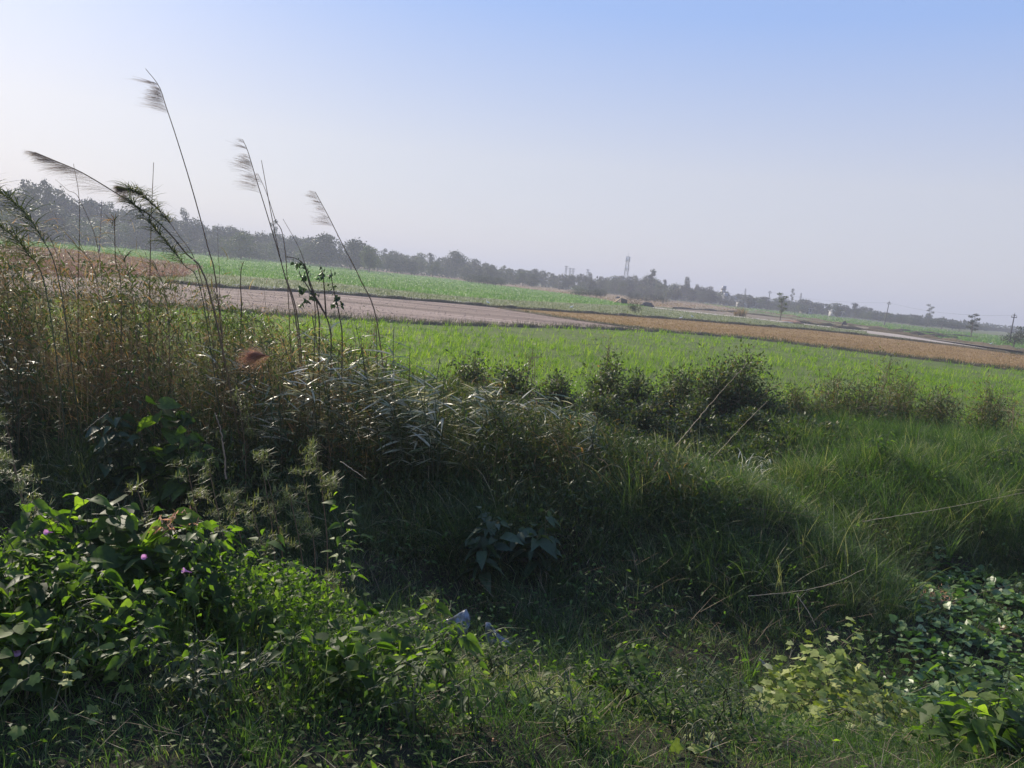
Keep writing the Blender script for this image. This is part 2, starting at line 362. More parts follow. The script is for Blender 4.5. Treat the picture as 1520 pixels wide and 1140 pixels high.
m_orange = soilmat('stubble_field_soil', [(.3, (.16, .095, .04)), (.5, (.25, .155, .065)), (.7, (.34, .235, .11))], .8, bump=.5, stretch=(.5, 1, 1))
m_olive = soilmat('olive_crop_soil', [(.3, (.09, .11, .045)), (.55, (.15, .165, .065)), (.75, (.22, .2, .09))], .7, stretch=(.4, 1, 1))
m_bright = soilmat('bright_crop_soil', [(.3, (.07, .13, .02)), (.6, (.13, .23, .03)), (.8, (.19, .26, .05))], .5, stretch=(.4, 1, 1))
m_red = soilmat('reddish_fallow_soil', [(.3, (.15, .1, .06)), (.6, (.24, .17, .1)), (.8, (.25, .22, .11))], .4, stretch=(.3, 1, 1))
m_path = soilmat('dusty_path_soil', [(.3, (.3, .25, .2)), (.7, (.44, .38, .32))], 1.5)
m_terr = soilmat('terrace_soil', [(.3, (.14, .11, .075)), (.5, (.2, .155, .11)), (.65, (.17, .17, .08)), (.8, (.28, .22, .16))], .35, stretch=(.3, 1.5, 1), rot=.1)
u0, u1 = -480, 1980
near = [(at(2000., 700.))]
fz = .015
poly_px('ploughed_field', line(E0, u0, 740, 24) + [(880, 488), (990, 493)] + DIV[::-1][1:] + line(E1, u0, 735, 24)[::-1], m_brown, fz)
poly_px('stubble_field', DIV + line(E0, 1000, u1, 30) + line(E1, 741, u1, 40)[::-1], m_orange, fz)
poly_px('olive_crop_field', line(E1, u0, 1285, 50) + line(M1, u0, 1284, 50)[::-1], m_olive, fz+.006)
poly_px('bright_crop_field', line(M1, u0, 968, 40) + line(M2, u0, 966, 40)[::-1], m_bright, fz+.002)
poly_px('fallow_field', line(M2, 390, 966, 30) + [(1060, 462), (1100, 466)] + line(M3, 390, 1100, 30)[::-1], m_red, fz+.004)
poly_px('terrace_field', line(M1, 1000, 1288, 20) + [(1330, 497), (1390, 500), (1330, 490), (1240, 481), (1150, 470), (1040, 455)], m_terr, fz+.01)
poly_px('dusty_path', line([(p[0], p[1]-.2 - (0 if p[0] < 1100 else 1.2*min(1, (p[0]-1100)/200)) - .6) for p in E1], 1290, u1, 20) + [(1288, 495)] + line([(p[0], p[1]+1.6) for p in M1], 970, 1286, 20)[::-1] + line(M1, 968, u1, 40), m_path, fz+.014)
P = at(np.array([u for u, v in line(E0, u0, u1, 60)], float), np.array([v for u, v in line(E0, u0, u1, 60)], float)); P[:, 2] = fz
Pn = P.copy()[::-1]; Pn[:, 1] = 22.2
Pn[:, 0] = np.linspace(P[-1, 0], P[0, 0], len(P))
me = bpy.data.meshes.new('crop_field'); me.from_pydata([tuple(p) for p in np.vstack([P, Pn])], [], [[i, i+1, 2*len(P)-2-i, 2*len(P)-1-i] for i in range(len(P)-1)]); me.update()
if me.polygons[0].normal.z < 0: me.flip_normals()
me.materials.append(m_crop); o = bpy.data.objects.new('crop_field', me); C.objects.link(o); tag(o, kind='structure')

G = spread(line(E0, -60, 740, 24) + [(880, 488), (985, 492)] + DIV[::-1][1:] + line(E1, -60, 735, 24)[::-1], 9000) if 0 else None
# irrigation water lying along the far edge of the ploughed field
m_water = bpy.data.materials.new('shallow_water'); m_water.use_nodes = True
p_ = m_water.node_tree.nodes['Principled BSDF']; p_.inputs['Base Color'].default_value = (.22, .2, .18, 1); p_.inputs['Roughness'].default_value = .12; p_.inputs['Specular IOR Level'].default_value = .9
wl = [(345, 423.5), (420, 428.5), (500, 433.5), (560, 438.5), (640, 446), (700, 450)]
poly_px('shallow_water', [(u, v+1.2) for u, v in wl] + [(u, v-1.6-.8*sin(u*.3)) for u, v in line(wl, 345, 700, 30)][::-1], m_water, fz+.02)

# ------------------------------------------------------------------ field crops (countless blades)
def in_poly(P, poly):
    x, y = P[:, 0], P[:, 1]; px = np.array(poly); n = len(px); c = np.zeros(len(P), bool); j = n-1
    for i in range(n):
        xi, yi, xj, yj = *px[i], *px[j]
        c ^= ((yi > y) != (yj > y)) & (x < (xj-xi)*(y-yi)/(yj-yi+1e-12) + xi); j = i
    return c
def spread(polypx, n, dpow=1.0):
    """points on the ground inside a field, denser where it is near"""
    pg = np.array(polypx, float); lo, hi = pg.min(0), pg.max(0)
    P = rng.uniform(lo, hi, (n*4, 2)); P = P[in_poly(P, pg)][:n]
    G = at(P[:, 0], P[:, 1]); G[:, 2] = .01; return G
crop_poly = line(E0, -60, 1580, 40) + [(1580, 760), (1250, 720), (700, 670), (-60, 600)]
G = spread(crop_poly, 24000); G = G[G[:, 1] > 20.5]
dd = G[:, 1]
dens = .5 + .5*wob(G[:, 0], G[:, 1], .7); G[:, 1] = np.where(rng.random(len(G)) < .6, np.round((G[:, 1] + .06*G[:, 0])/.55)*.55 - .06*G[:, 0] + rng.normal(0, .07, len(G)), G[:, 1]); G = G[rng.random(len(G)) < np.clip(.35 + .5*dens + .5*wob(G[:, 0], G[:, 1], .16, 5), .12, 1)]; dens = .5 + .5*wob(G[:, 0], G[:, 1], .35, 2)
k = 9; Gc = np.repeat(G, k, 0); n = len(Gc); dd = Gc[:, 1]
Gc[:, :2] += rng.normal(0, .075, (n, 2)) * (dd/30)[:, None]
hh = rng.uniform(.14, .4, n)*(.75 + .45*np.repeat(dens, k))*np.repeat(rng.uniform(.6, 1.2, len(G)), k)
bl = blades(Gc, hh*1.25, .014*np.maximum(1, dd/26), rng.uniform(0, 2*pi, n), rng.uniform(.1, .5, n), rng.uniform(.3, 1.5, n), 3, np.clip(rng.beta(2, 2.6, n)*.9 + .22*(np.repeat(dens, k)-.4), 0, 1))
tag(part('crop_rows', bl, M['crop']), kind='stuff')
def tufts(name, poly, n, k, h, w, mat, jit=.12, lean=(.1, .5), bend=(.2, 1.0), kind='stuff'):
    G = spread(poly, n); Gc = np.repeat(G, k, 0); m = len(Gc); dd = Gc[:, 1]
    Gc[:, :2] += rng.normal(0, jit, (m, 2))*(1 + dd/60)[:, None]
    d_ = .5 + .5*wob(Gc[:, 0], Gc[:, 1], .2, 1)
    b = blades(Gc, rng.uniform(.5, 1, m)*h, w*np.maximum(1, dd/50), rng.uniform(0, 2*pi, m), rng.uniform(*lean, m), rng.uniform(*bend, m), 2, np.clip(rng.beta(2, 2.4, m) + .3*(d_-.5), 0, 1))
    return tag(part(name, b, mat), kind=kind)
tufts('young_wheat', line(M1, -40, 968, 40) + line(M2, -40, 966, 40)[::-1], 17000, 4, .42, .035, M['crop2'])
tufts('pale_crop', line(E1, -40, 1285, 50) + line(M1, -40, 1284, 50)[::-1], 11000, 4, .3, .03, M['crop3'])
tufts('stubble_stalks', DIV + line(E0, 1000, 1580, 30) + line(E1, 741, 1580, 40)[::-1], 15000, 4, .16, .02, M['stubble'], lean=(0, .3), bend=(0, .2))
tufts('far_meadow_grass', [(1040, 451), (1200, 465), (1320, 480), (1560, 508), (1560, 522), (1400, 502), (1290, 486), (1150, 467)], 6000, 4, .45, .05, M['crop2'])
tufts('pink_seeding_grass', [(-60, 356), (0, 366), (120, 374), (300, 398), (270, 412), (100, 412), (0, 399), (-60, 392)], 9000, 5, .8, .03, M['pinkgrass'], bend=(.3, 1.4))
tufts('fallow_grass', line(M2, 390, 966, 30) + [(1100, 466)] + line(M3, 390, 1100, 30)[::-1], 3500, 4, .4, .05, M['stubble'])

G = spread(line(E0, -60, 740, 24) + [(880, 488), (985, 492)] + DIV[::-1][1:] + line(E1, -60, 735, 24)[::-1], 7000)
G = G[rng.random(len(G)) < .25 + .75*(np.sin(G[:, 1]*2.6 + G[:, 0]*.25 + .8*np.sin(G[:, 0]*.2)) > .1)]; n = len(G); G[:, 2] = .03
tag(part('soil_clods', inst(DIA, G, np.stack([rng.choice([-1, 1], n), rng.normal(0, .2, n), rng.uniform(-.1, .15, n)], -1), rng.normal(0, .4, (n, 3)) + [0, -.6, .8], rng.uniform(.04, .11, n)), m_brown, smooth=False), kind='stuff')

# bunds: low earth ridges between the fields, grown over with rough grass
m_bund = soilmat('bund_earth', [(.3, (.06, .05, .03)), (.7, (.14, .11, .07))], 2)
def bund(pts, u0, u1, w=.45, h=.22, n=60, dv=0.0, tuft=.3, dens=14, mat='edge'):
    L_ = line(pts, u0, u1, n); P = at(np.array([a for a, b in L_]), np.array([b+dv for a, b in L_])); P[:, 2] = 0
    tg = norm(np.gradient(P, axis=0)); sd_ = np.stack([-tg[:, 1], tg[:, 0], 0*tg[:, 0]], -1)
    prof = [(-1.2, -.05), (-.5, .8), (0, 1), (.5, .8), (1.2, -.05)]; V = []
    hv = h*(1 + .35*np.sin(np.arange(n)*1.7) + .2*np.sin(np.arange(n)*4.1))
    for a, b in prof: V.append(P + sd_*a*w + np.array([0, 0, 1])*(b*hv)[:, None])
    V = np.stack(V, 1).reshape(-1, 3); m = 5
    Q = np.array([[i*m+j, i*m+j+1, (i+1)*m+j+1, (i+1)*m+j] for i in range(n-1) for j in range(m-1)])
    tag(part('field_bund', (V, Q, None), m_bund), kind='structure')
    ln = np.linalg.norm(np.diff(P, axis=0), axis=1).sum(); N_ = int(min(9000, ln*dens*4))
    t = rng.random(N_)*(n-1); i = t.astype(int); f = (t-i)[:, None]
    B = P[i]*(1-f) + P[np.minimum(i+1, n-1)]*f; B = B + sd_[i]*rng.normal(0, w*.6, N_)[:, None]; B[:, 2] = .08
    d_ = np.linalg.norm(B, axis=1)
    cl = .55 + .6*(.5+.5*wob(B[:, 0]*2, B[:, 1]*2, .6))
    b = blades(B, rng.uniform(.5, 1.1, N_)*tuft*cl, .02*np.maximum(1, d_/40), rng.uniform(0, 2*pi, N_), rng.uniform(.1, .6, N_), rng.uniform(.2, 1, N_), 2)
    tag(part('bund_grass', b, M[mat]), kind='stuff')
bund(E0, -60, 1580, .4, .18, 90, 0, .5, 22)
bund(E1, 250, 1580, .35, .25, 90, 0, .4, 16)
bund(DIV, 745, 985, .3, .15, 20, 0, .3, 10)
bund(M1, 1180, 1580, .4, .45, 40, 0, .45, 10)
bund([(1120, 462), (1240, 480), (1330, 491), (1450, 502)], 1120, 1450, .4, .4, 30, 0, .4, 8)
bund([(1000, 458), (1080, 463), (1160, 472), (1250, 485)], 1000, 1250, .3, .35, 24, 0, .3, 8)
bund([(1290, 486), (1360, 494), (1420, 500)], 1290, 1420, .5, .5, 16, 3, .5, 8)

# ------------------------------------------------------------------ the far wood: single trees
def tree_geo(kind, seed):
    r = np.random.default_rng(seed); gl, gs = [], []
    if kind == 'round': H_, lobes, cw, n = 1.0, 11, .42, 2400
    elif kind == 'tall': H_, lobes, cw, n = 1.0, 9, .22, 1200
    elif kind == 'layer': H_, lobes, cw, n = 1.0, 8, .34, 700
    else: H_, lobes, cw, n = 1.0, 8, .5, 1300
    c = []
    for i in range(lobes):
        if kind == 'round': z = r.uniform(.22, .82); a = r.uniform(0, 2*pi); q = cw*.62*(1 - abs(z-.5)*.9)*r.uniform(.3, 1); c.append((q*cos(a), q*sin(a), z, r.uniform(.13, .21)))
        elif kind == 'tall': z = .2 + .72*i/(lobes-1); a = r.uniform(0, 2*pi); q = r.uniform(.02, .13); c.append((q*cos(a), q*sin(a), z, r.uniform(.06, .12)))
        elif kind == 'layer': z = .35 + .58*i/(lobes-1); a = i*2.4; q = r.uniform(.08, .26)*(1.1 - .5*z); c.append((q*cos(a), q*sin(a), z, r.uniform(.07, .12)))
        else: z = r.uniform(.2, .7); a = r.uniform(0, 2*pi); q = cw*.7*r.uniform(.2, 1); c.append((q*cos(a), q*sin(a), z, r.uniform(.16, .28)))
    P, U = [], []
    per = n // len(c)
    for (x, y, z, s) in c:
        d = norm(r.normal(size=(per, 3))); rad = s*(.55 + .5*r.random(per)**.6)
        rad *= 1 + .3*np.sin(d[:, 0]*5+x*9)*np.cos(d[:, 1]*6+z*5)
        sc = np.array([1.15, 1.15, .45 if kind == 'layer' else .85])
        P.append(np.array([x, y, z]) + d*rad[:, None]*sc); U.append(d)
    P = np.concatenate(P); U = np.concatenate(U); N_ = len(P)
    D = norm(r.normal(size=(N_, 3)) + np.array([0, 0, -.3])); sz = r.uniform(.035, .075, N_)*(.8 if kind != 'round' else 1)
    cl = np.clip(.5 + .5*np.sin(P[:, 0]*21 + seed)*np.sin(P[:, 2]*17)*1 + r.normal(0, .2, N_), 0, 1)
    crown = inst(DIA, P, D, U + r.normal(0, .5, (N_, 3)), sz, cl)
    tb = [tube(smooth_path([(0, 0, -.02), (r.uniform(-.02, .02), r.uniform(-.02, .02), .25), (r.uniform(-.03, .03), 0, .6)], 6), .022, .01)]
    for (x, y, z, s) in c: tb.append(tube(smooth_path([(0, 0, min(z*.5, .45)), (x*.5, y*.5, z*.75), (x, y, z)], 5), .01, .003, 4))
    return crown, cat(tb)
tree_protos = {}
def make_tree(kind, seed, lite, label, cat_='tree'):
    key = (kind, seed, lite)
    nm = {'round': 'broadleaf_tree', 'tall': 'tall_tree', 'layer': 'layered_tree', 'bush': 'field_shrub'}[kind]
    if key not in tree_protos:
        cr, tr = tree_geo(kind, seed)
        tree_protos[key] = (mesh('crown', cr, M['treelite' if lite else 'tree'], False), mesh('trunk', tr, M['bark']))
    t = thing(nm, label, cat_)
    for n_, me_ in zip(('crown', 'trunk'), tree_protos[key]):
        o = bpy.data.objects.new(n_, me_); C.objects.link(o); o.parent = t
    return t
def horizon(u): return 411 + .1007*(u-760)
def put_tree(u, top, dist, kind, lite=False, label='', wr=None, group=None, seed=None, cat_='tree'):
    P = at(u + 0., horizon(u)+8.); sc = dist/np.hypot(P[0], P[1]); x, y = P[0]*sc, P[1]*sc
    h = (CAMZ + y*(horizon(u)-top)/F)*1.1
    t = make_tree(kind, seed if seed is not None else int(rng.integers(1, 4)), lite, label, cat_)
    t.location = (x, y, 0); w = (wr or h)*1.0
    t.rotation_euler = (0, 0, rng.uniform(0, 6.28)); t.scale = (w, w, h)
    if group: t['group'] = group
    return t
TOP = [(-80, 285), (0, 290), (20, 281), (45, 277), (70, 281), (100, 293), (145, 299), (165, 308), (185, 312), (205, 306), (235, 312), (255, 326), (275, 322), (300, 337), (325, 338), (345, 336), (365, 342), (400, 347), (440, 352), (470, 353), (500, 362), (520, 358), (545, 368), (575, 369), (600, 376), (650, 380), (668, 377), (690, 382), (710, 388), (740, 394), (770, 397), (800, 402), (830, 407), (870, 409), (940, 409), (962, 409), (985, 419), (1020, 421), (1045, 423), (1060, 432), (1085, 436), (1120, 438), (1140, 440), (1180, 446), (1220, 451), (1245, 452), (1285, 454), (1305, 462), (1340, 466), (1380, 469), (1420, 478), (1460, 484), (1520, 489), (1600, 497)]
ta = np.array(TOP, float)
def tdist(u): return float(np.interp(u, [-80, 60, 300, 500, 800, 1000, 1060, 1300, 1440, 1480, 1600], [250, 280, 330, 350, 360, 370, 390, 400, 430, 560, 600]))
def stretch_label(u):
    for lim, s in ((200, 'in the tall wood at the left end behind the reeds'), (420, 'in the wood between the plumed reeds'), (760, 'in the middle wood beyond the bright green field'),
                   (1060, 'in the wood below the lattice mast'), (1290, 'in the low wood beside the far white houses'), (1700, 'in the low faint wood at the right end')):
        if u < lim: return s
u = -70.0
while u < 1580:
    d = tdist(u); tp = float(np.interp(u, ta[:, 0], ta[:, 1])); r_ = rng.random()
    st = stretch_label(u)
    kind = 'round' if r_ < .8 else 'tall'
    h_ = CAMZ + d*(horizon(u)-tp)/F + (.8 if u > 1050 else 0)
    tp -= 1.2 if u > 1050 else 0
    put_tree(u, tp + rng.uniform(-1.8, 3.8), d*rng.uniform(.97, 1.05), kind, rng.random() < .1, ('hazy broad tree ' if kind == 'round' else 'hazy slim upright tree ')+st, wr=(max(h_, 8) if u < 1050 else rng.uniform(9, 15))*rng.uniform(.85, 1.15), group='hazy trees '+st)
    if rng.random() < .75:
        put_tree(u + 5, tp + (horizon(u)-tp)*rng.uniform(.25, .5) + 2, d*rng.uniform(.86, .93), 'round' if rng.random() < .6 else 'bush', rng.random() < .35, 'low front tree '+st, wr=max(h_, 7)*rng.uniform(.7, 1.0), group='front trees '+st)
    u += F/d*rng.uniform(2.6, 4.6)*max(1, h_/14)*(.95 if u < 1050 else 1.25)
# undergrowth closing the foot of the wood
bx, bd = [], []
for uu in np.arange(-80, 1580, 2.0):
    bx.append(uu); bd.append(tdist(uu)*rng.uniform(.98, 1.12))
bx = np.repeat(bx, 22); bd = np.repeat(bd, 22)*rng.uniform(.99, 1.06, len(bx)); n = len(bx)
Pd = at(bx, horizon(bx)+8.); sc = bd/np.hypot(Pd[:, 0], Pd[:, 1]); Pw = Pd*sc[:, None]; Pw[:, 2] = rng.uniform(0, 1, n)**1.1*np.where(bx > 1050, 3.6, 6.5)
Pw[:, :2] += rng.normal(0, .8, (n, 2))
tag(part('wood_undergrowth', inst(DIA, Pw, norm(rng.normal(size=(n, 3))), rng.normal(size=(n, 3)), rng.uniform(.9, 1.9, n)), M['tree'], smooth=False), kind='stuff')

# trees and shrubs one can pick out
put_tree(68, 276, 270, 'tall', False, 'tallest slim tree topping the wood left of the first plume', wr=9, seed=1)
put_tree(275, 316, 330, 'tall', False, 'slim tree rising above the wood left of the tall plumed reed', wr=10, seed=2)
put_tree(404, 331, 350, 'layer', False, 'round-topped lone crown sticking out behind the reed pair', wr=8, seed=1)
put_tree(484, 348, 300, 'round', False, 'broad dark tree with a domed crown at the edge of the green field', wr=17, seed=2)
put_tree(522, 355, 300, 'round', False, 'second dark domed tree right of the broad one', wr=15, seed=3)
put_tree(548, 366, 260, 'round', True, 'pale green small tree standing in front of the wood', wr=9, seed=1)
put_tree(358, 345, 270, 'round', True, 'light green tree in front of the wood behind the reed pair', wr=12, seed=3)
put_tree(342, 348, 265, 'bush', True, 'low light green shrub beside the light green tree', wr=10, seed=1)
put_tree(450, 360, 300, 'round', True, 'yellowish tree left of the broad dark tree', wr=11, seed=2)
put_tree(964, 404, 350, 'tall', False, 'tree with a ragged top standing out of the wood right of the lattice mast', wr=12, seed=3)
put_tree(670, 373, 360, 'round', False, 'tall tree with a bumpy crown at the high point of the middle wood', wr=14, seed=2)
put_tree(1018, 414, 380, 'tall', False, 'slim tree before the domed end of the wood', wr=10, seed=1)
put_tree(1173, 431, 420, 'layer', False, 'slender tree with tufted tiers right of the utility pole', wr=5, seed=2)
put_tree(1160, 438, 160, 'layer', True, 'small loose green tree on the field edge beside the utility pole', wr=4.6, seed=3)
put_tree(1443, 468, 200, 'layer', False, 'small tree of flat tiers standing alone in the right field', wr=5.5, seed=1)
put_tree(1508, 480, 150, 'bush', False, 'dark spreading bush tree at the right edge by the pole', wr=4.6, seed=2)
put_tree(1378, 454, 480, 'layer', False, 'ragged tall tree rising from the faint right wood', wr=9, seed=3)
for q, uu in enumerate((1340, 1358, 1376, 1398, 1414, 1425)):
    put_tree(uu, horizon(uu)-[2, 1.5, 2, 5, 3, 1][q], 330, 'bush', False, 'dark shrub at the near edge of the faint right wood', wr=[7, 6, 8, 9, 8, 7][q], group='dark shrubs before the faint right wood')
for q, (uu, w_) in enumerate(((700, 7), (712, 8), (724, 8), (736, 7), (745, 5))):
    put_tree(uu, horizon(uu)-.5+q*.3, 250, 'bush', False, 'dark rounded shrub of the hedge before the middle wood', wr=w_, group='hedge shrubs before the middle wood')
for q, uu in enumerate((856, 866, 876, 886, 892)):
    put_tree(uu, horizon(uu)+3.3, 215, 'bush', q < 2, 'olive clipped-looking shrub of the short hedge below the pylons', wr=4.6, group='short hedge below the pylons')
for q, uu in enumerate((936, 948, 960, 972, 985)):
    put_tree(uu, horizon(uu)+4, 230, 'bush', False, 'low dark shrub of the ragged hedge behind the sheds', wr=4, group='ragged hedge behind the sheds')
put_tree(945, 441, 112, 'bush', False, 'dark green shrub between the straw hut and the dark heap', wr=2.3, seed=3)
put_tree(22, 345, 170, 'bush', False, 'dark shrub at the far left edge of the green field', wr=8, seed=1)

# ------------------------------------------------------------------ poles, mast, pylons, huts, houses, birds
def ground_px(u, d):
    P = at(u + 0., horizon(u)+8.); sc = d/np.hypot(P[0], P[1]); return np.array([P[0]*sc, P[1]*sc, 0.0])
def pole(u, d, h, label, lean=0.0):
    b = ground_px(u, d); t = thing('utility_pole', label, 'utility pole', tuple(b), 'utility poles')
    tp = b + np.array([lean*h, 0, h])
    part('post', tube([b + [0, 0, -.1], (b+tp)/2, tp], .15, .09, 6), M['darkwood'], t)
    part('cross_arm', cat([box(tp[0]-.6, tp[0]+.6, b[1]-.06, b[1]+.06, tp[2]-.75, tp[2]-.6), box(tp[0]-.35, tp[0]+.35, b[1]-.06, b[1]+.06, tp[2]-.25, tp[2]-.13)]), M['darkwood'], t)
    for dx in (-.52, .52, 0): part('insulator', tube([tp + [dx, 0, -.6 if dx else 0], tp + [dx, 0, -.4 if dx else .15], tp + [dx, 0, -.25 if dx else .3]], .07, .04, 6), M['concrete'], t)
    return tp
p1 = pole(1139, 300, 7.4, 'dark utility pole left of the small loose green tree', .02)
p2 = pole(1314, 270, 7.2, 'leaning dark utility pole standing alone in the right field', .05)
p3 = pole(1501, 200, 6.0, 'utility pole rising behind the dark bush tree at the right edge')
p4 = pole(148, 175, 9.6, 'wooden utility pole with crossbar left of the leafy reed', .02)
for a, b, lb in ((p1, p2, 'thin wires sagging between the two middle utility poles'), (p2, p3, 'thin wires running to the pole at the right edge')):
    g = []
    for dx in (-.52, .52):
        t = np.linspace(0, 1, 16)[:, None]; w = (a+[dx, 0, -.25])*(1-t) + (b+[dx, 0, -.25])*t; w[:, 2] -= 1.2*4*(t*(1-t))[:, 0]
        g.append(tube(w, .008, .008, 4))
    o = part('power_line', cat(g), M['darkwood'], origin=tuple(a)); tag(o, lb, 'power line')
def lattice(name, label, cat_, u, d, h, w0, w1, mat, arms=(), panels=False, group=None):
    b = ground_px(u, d); t = thing(name, label, cat_, tuple(b), group); g = []
    cs = [(-1, -1), (1, -1), (1, 1), (-1, 1)]; n = int(h/2.2)
    P = lambda z, c: b + np.array([c[0]*(w0+(w1-w0)*z/h)/2, c[1]*(w0+(w1-w0)*z/h)/2, z])
    for c in cs: g.append(tube([P(0, c), P(h/2, c), P(h, c)], .16, .12, 4))
    for i in range(n):
        z0, z1 = h*i/n, h*(i+1)/n
        for j in range(4):
            a, c = cs[j], cs[(j+1) % 4]
            g.append(tube([P(z0, a), P(z1, c)], .07, .07, 4)); g.append(tube([P(z1, a), P(z1, c)], .07, .07, 4))
    part('lattice_frame', cat(g), mat, t)
    for z, wd in arms: part('cross_arm', box(b[0]-wd, b[0]+wd, b[1]-.15, b[1]+.15, z-.15, z+.15), mat, t)
    if panels:
        for z in (h-1.5, h-6.5):
            for a in (0.3, 2.4, 4.5):
                q = b + [1.1*cos(a), 1.1*sin(a), z]; part('antenna_panel', box(q[0]-.28, q[0]+.28, q[1]-.16, q[1]+.16, q[2]-1.3, q[2]+1.3), M['white'], t)
        part('mast_tip', tube([b + [0, 0, h], b + [0, 0, h+1.5], b + [0, 0, h+3]], .1, .04, 5), mat, t)
lattice('lattice_mast', 'tall slim telecom mast with antenna panels rising above the wood', 'mast', 926, 440, 20.5, 2.4, 1.3, M['steel'], panels=True)
for (u_, top_, lb) in ((837.5, 395, 'tallest and leftmost of three slim pylons behind the wood'), (843.5, 398, 'middle one of three slim pylons behind the wood'), (848, 398.5, 'rightmost of the three close slim pylons behind the wood'), (869.5, 400, 'slim pylon standing apart right of the three pylons')):
    h_ = CAMZ + 520*(horizon(u_)-top_)/F; lattice('slim_pylon', lb, 'pylon', u_, 520, h_, 1.3, .8, M['steel'], arms=((h_-.4, 1.4), (h_-2.0, 1.1)), group='slim pylons behind the wood')
for (u_, top_, lb) in ((1103.5, 429, 'thin aerial mast above the low wood by the white houses'), (1185.5, 436, 'thin aerial mast over the low wood right of the tufted tree')):
    h_ = CAMZ + 600*(horizon(u_)-top_)/F; lattice('aerial_mast', lb, 'mast', u_, 600, h_, 1.4, .5, M['steel'], arms=((h_*.8, .9),), group='thin aerial masts')
def house(u, d, w, dp, h, label, wallm='wall', roofz=.35):
    b = ground_px(u, d); t = thing('village_house', label, 'house', tuple(b), 'far village houses')
    x, y = b[0], b[1]
    part('wall', box(x-w/2, x+w/2, y-dp/2, y+dp/2, -.1, h), M[wallm], t, False)
    part('roof', cat([box(x-w/2-.4, x+w/2+.4, y-dp/2-.4, y+dp/2+.4, h+.003, h+.2), box(x-w/2+.3, x-w/2+1.8, y-1, y+1, h+.203, h+(1.5 if h > 4 else .6))]), M['roof'], t, False)
    for q in np.linspace(-.32, .32, 3): part('window' if q else 'door', box(x+q*w-.5, x+q*w+.5, y-dp/2-.06, y-dp/2+.05, (1.1 if q else 0), 2.3), M['dark'], t, False)
house(1071, 385, 1.6, 3, 7.4, 'narrow tall white tower house at the edge of the low wood')
house(1080, 380, 5, 5, 4.2, 'white flat-roofed house half hidden by the low wood')
house(1092, 378, 3.5, 4, 3.4, 'low white house beside the flat-roofed one')
house(1108, 365, 8, 5, 2.4, 'long low white shed in front of the low wood')
house(835, 345, 4, 3, 3.0, 'small pale-roofed house among the trees below the pylons')
house(1196, 372, 4, 4, 2.4, 'little pale house before the wood right of the tufted tree')
house(1240, 378, 4.5, 4, 2.4, 'small pale house before the wood left of the leaning pole')
def hut():
    b = at(922., 450.5); t = thing('straw_hut', 'small straw lean-to hut with a dark opening beside the green strip', 'hut', tuple(b))
    x, y = b[0], b[1]; w = 1.6; h = 1.25
    V = np.array([[x-w, y-.9, 0], [x-w, y+.9, 0], [x-.1, y-.9, h], [x-.1, y+.9, h], [x-w+.25, y-.9, -.05], [x-w+.25, y+.9, -.05], [x+.05, y-.9, h-.15], [x+.05, y+.9, h-.15]])
    Q = np.array([[0, 2, 3, 1], [4, 5, 7, 6], [0, 4, 6, 2], [1, 3, 7, 5], [2, 6, 7, 3], [0, 1, 5, 4]])
    part('thatch_slope', (V, Q, None), M['thatch'], t, False)
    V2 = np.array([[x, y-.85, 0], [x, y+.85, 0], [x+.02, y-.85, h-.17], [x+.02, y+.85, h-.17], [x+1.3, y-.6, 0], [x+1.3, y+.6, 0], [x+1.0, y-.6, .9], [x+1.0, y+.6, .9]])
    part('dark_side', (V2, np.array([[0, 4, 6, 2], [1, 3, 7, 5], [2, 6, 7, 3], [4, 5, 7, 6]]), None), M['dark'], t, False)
    for dx in (-.05, 1.2): part('prop_pole', tube([(x+dx, y-.9, 0), (x+dx*.9, y-.9, .6), (x+dx*.8, y-.9, 1.3)], .04), M['bark'], t)
hut()
def blob(name, label, cat_, c, rad, mat, seed=0, top=.0, n=22):
    """heap with an uneven skin"""
    th, ph = np.meshgrid(np.linspace(0, 2*pi, n+1)[:-1], np.linspace(.02, pi*.52, n//2)); r = np.random.default_rng(seed)
    dx, dy, dz = np.cos(th)*np.sin(ph), np.sin(th)*np.sin(ph), np.cos(ph)
    k = 1 + .16*np.sin(3*th+seed)*np.sin(ph) + .12*np.sin(7*th+2*seed)*np.sin(3*ph) + r.normal(0, .04, th.shape)
    V = np.stack([dx*k*rad[0], dy*k*rad[1], dz*k*rad[2]], -1).reshape(-1, 3) + np.array(c)
    m = n//2; Q = np.array([[i*n+j, (i+1)*n+j, (i+1)*n+(j+1) % n, i*n+(j+1) % n] for i in range(m-1) for j in range(n)])
    return tag(part(name, (V, Q, None), mat, origin=tuple(c)), label, cat_)
b = at(960., 455.); blob('dung_heap', 'low dark heap right of the dark green shrub', 'heap', (b[0], b[1], 0), (1.25, .9, .85), M['darkwood'], 3)
b = at(1177., 480.); blob('earth_heap', 'reddish earth heap beside the dusty path', 'heap', (b[0], b[1], 0), (1.9, 1.3, .5), soilmat('red_earth', [(.3, (.26, .13, .08)), (.7, (.42, .25, .16))], 3), 5)
b = at(1165., 479.); blob('earth_heap', 'paler low earth heap left of the reddish heap', 'heap', (b[0], b[1], 0), (1.6, 1.0, .25), m_path, 7)
b = at(917., 443.); blob('earth_heap', 'small dark lump in the reddish field above the straw hut', 'heap', (b[0], b[1], 0), (.8, .6, .6), M['darkwood'], 8)
b = at(1255., 488.); blob('earth_heap', 'low dark mound of weeds on the terrace right of the reddish heap', 'heap', (b[0], b[1], 0), (2.4, 1.3, .5), m_bund, 9)
b = at(1253., 482.); blob('earth_heap', 'small dark lump above the weedy mound', 'heap', (b[0], b[1], 0), (.5, .4, .8), M['darkwood'], 10)
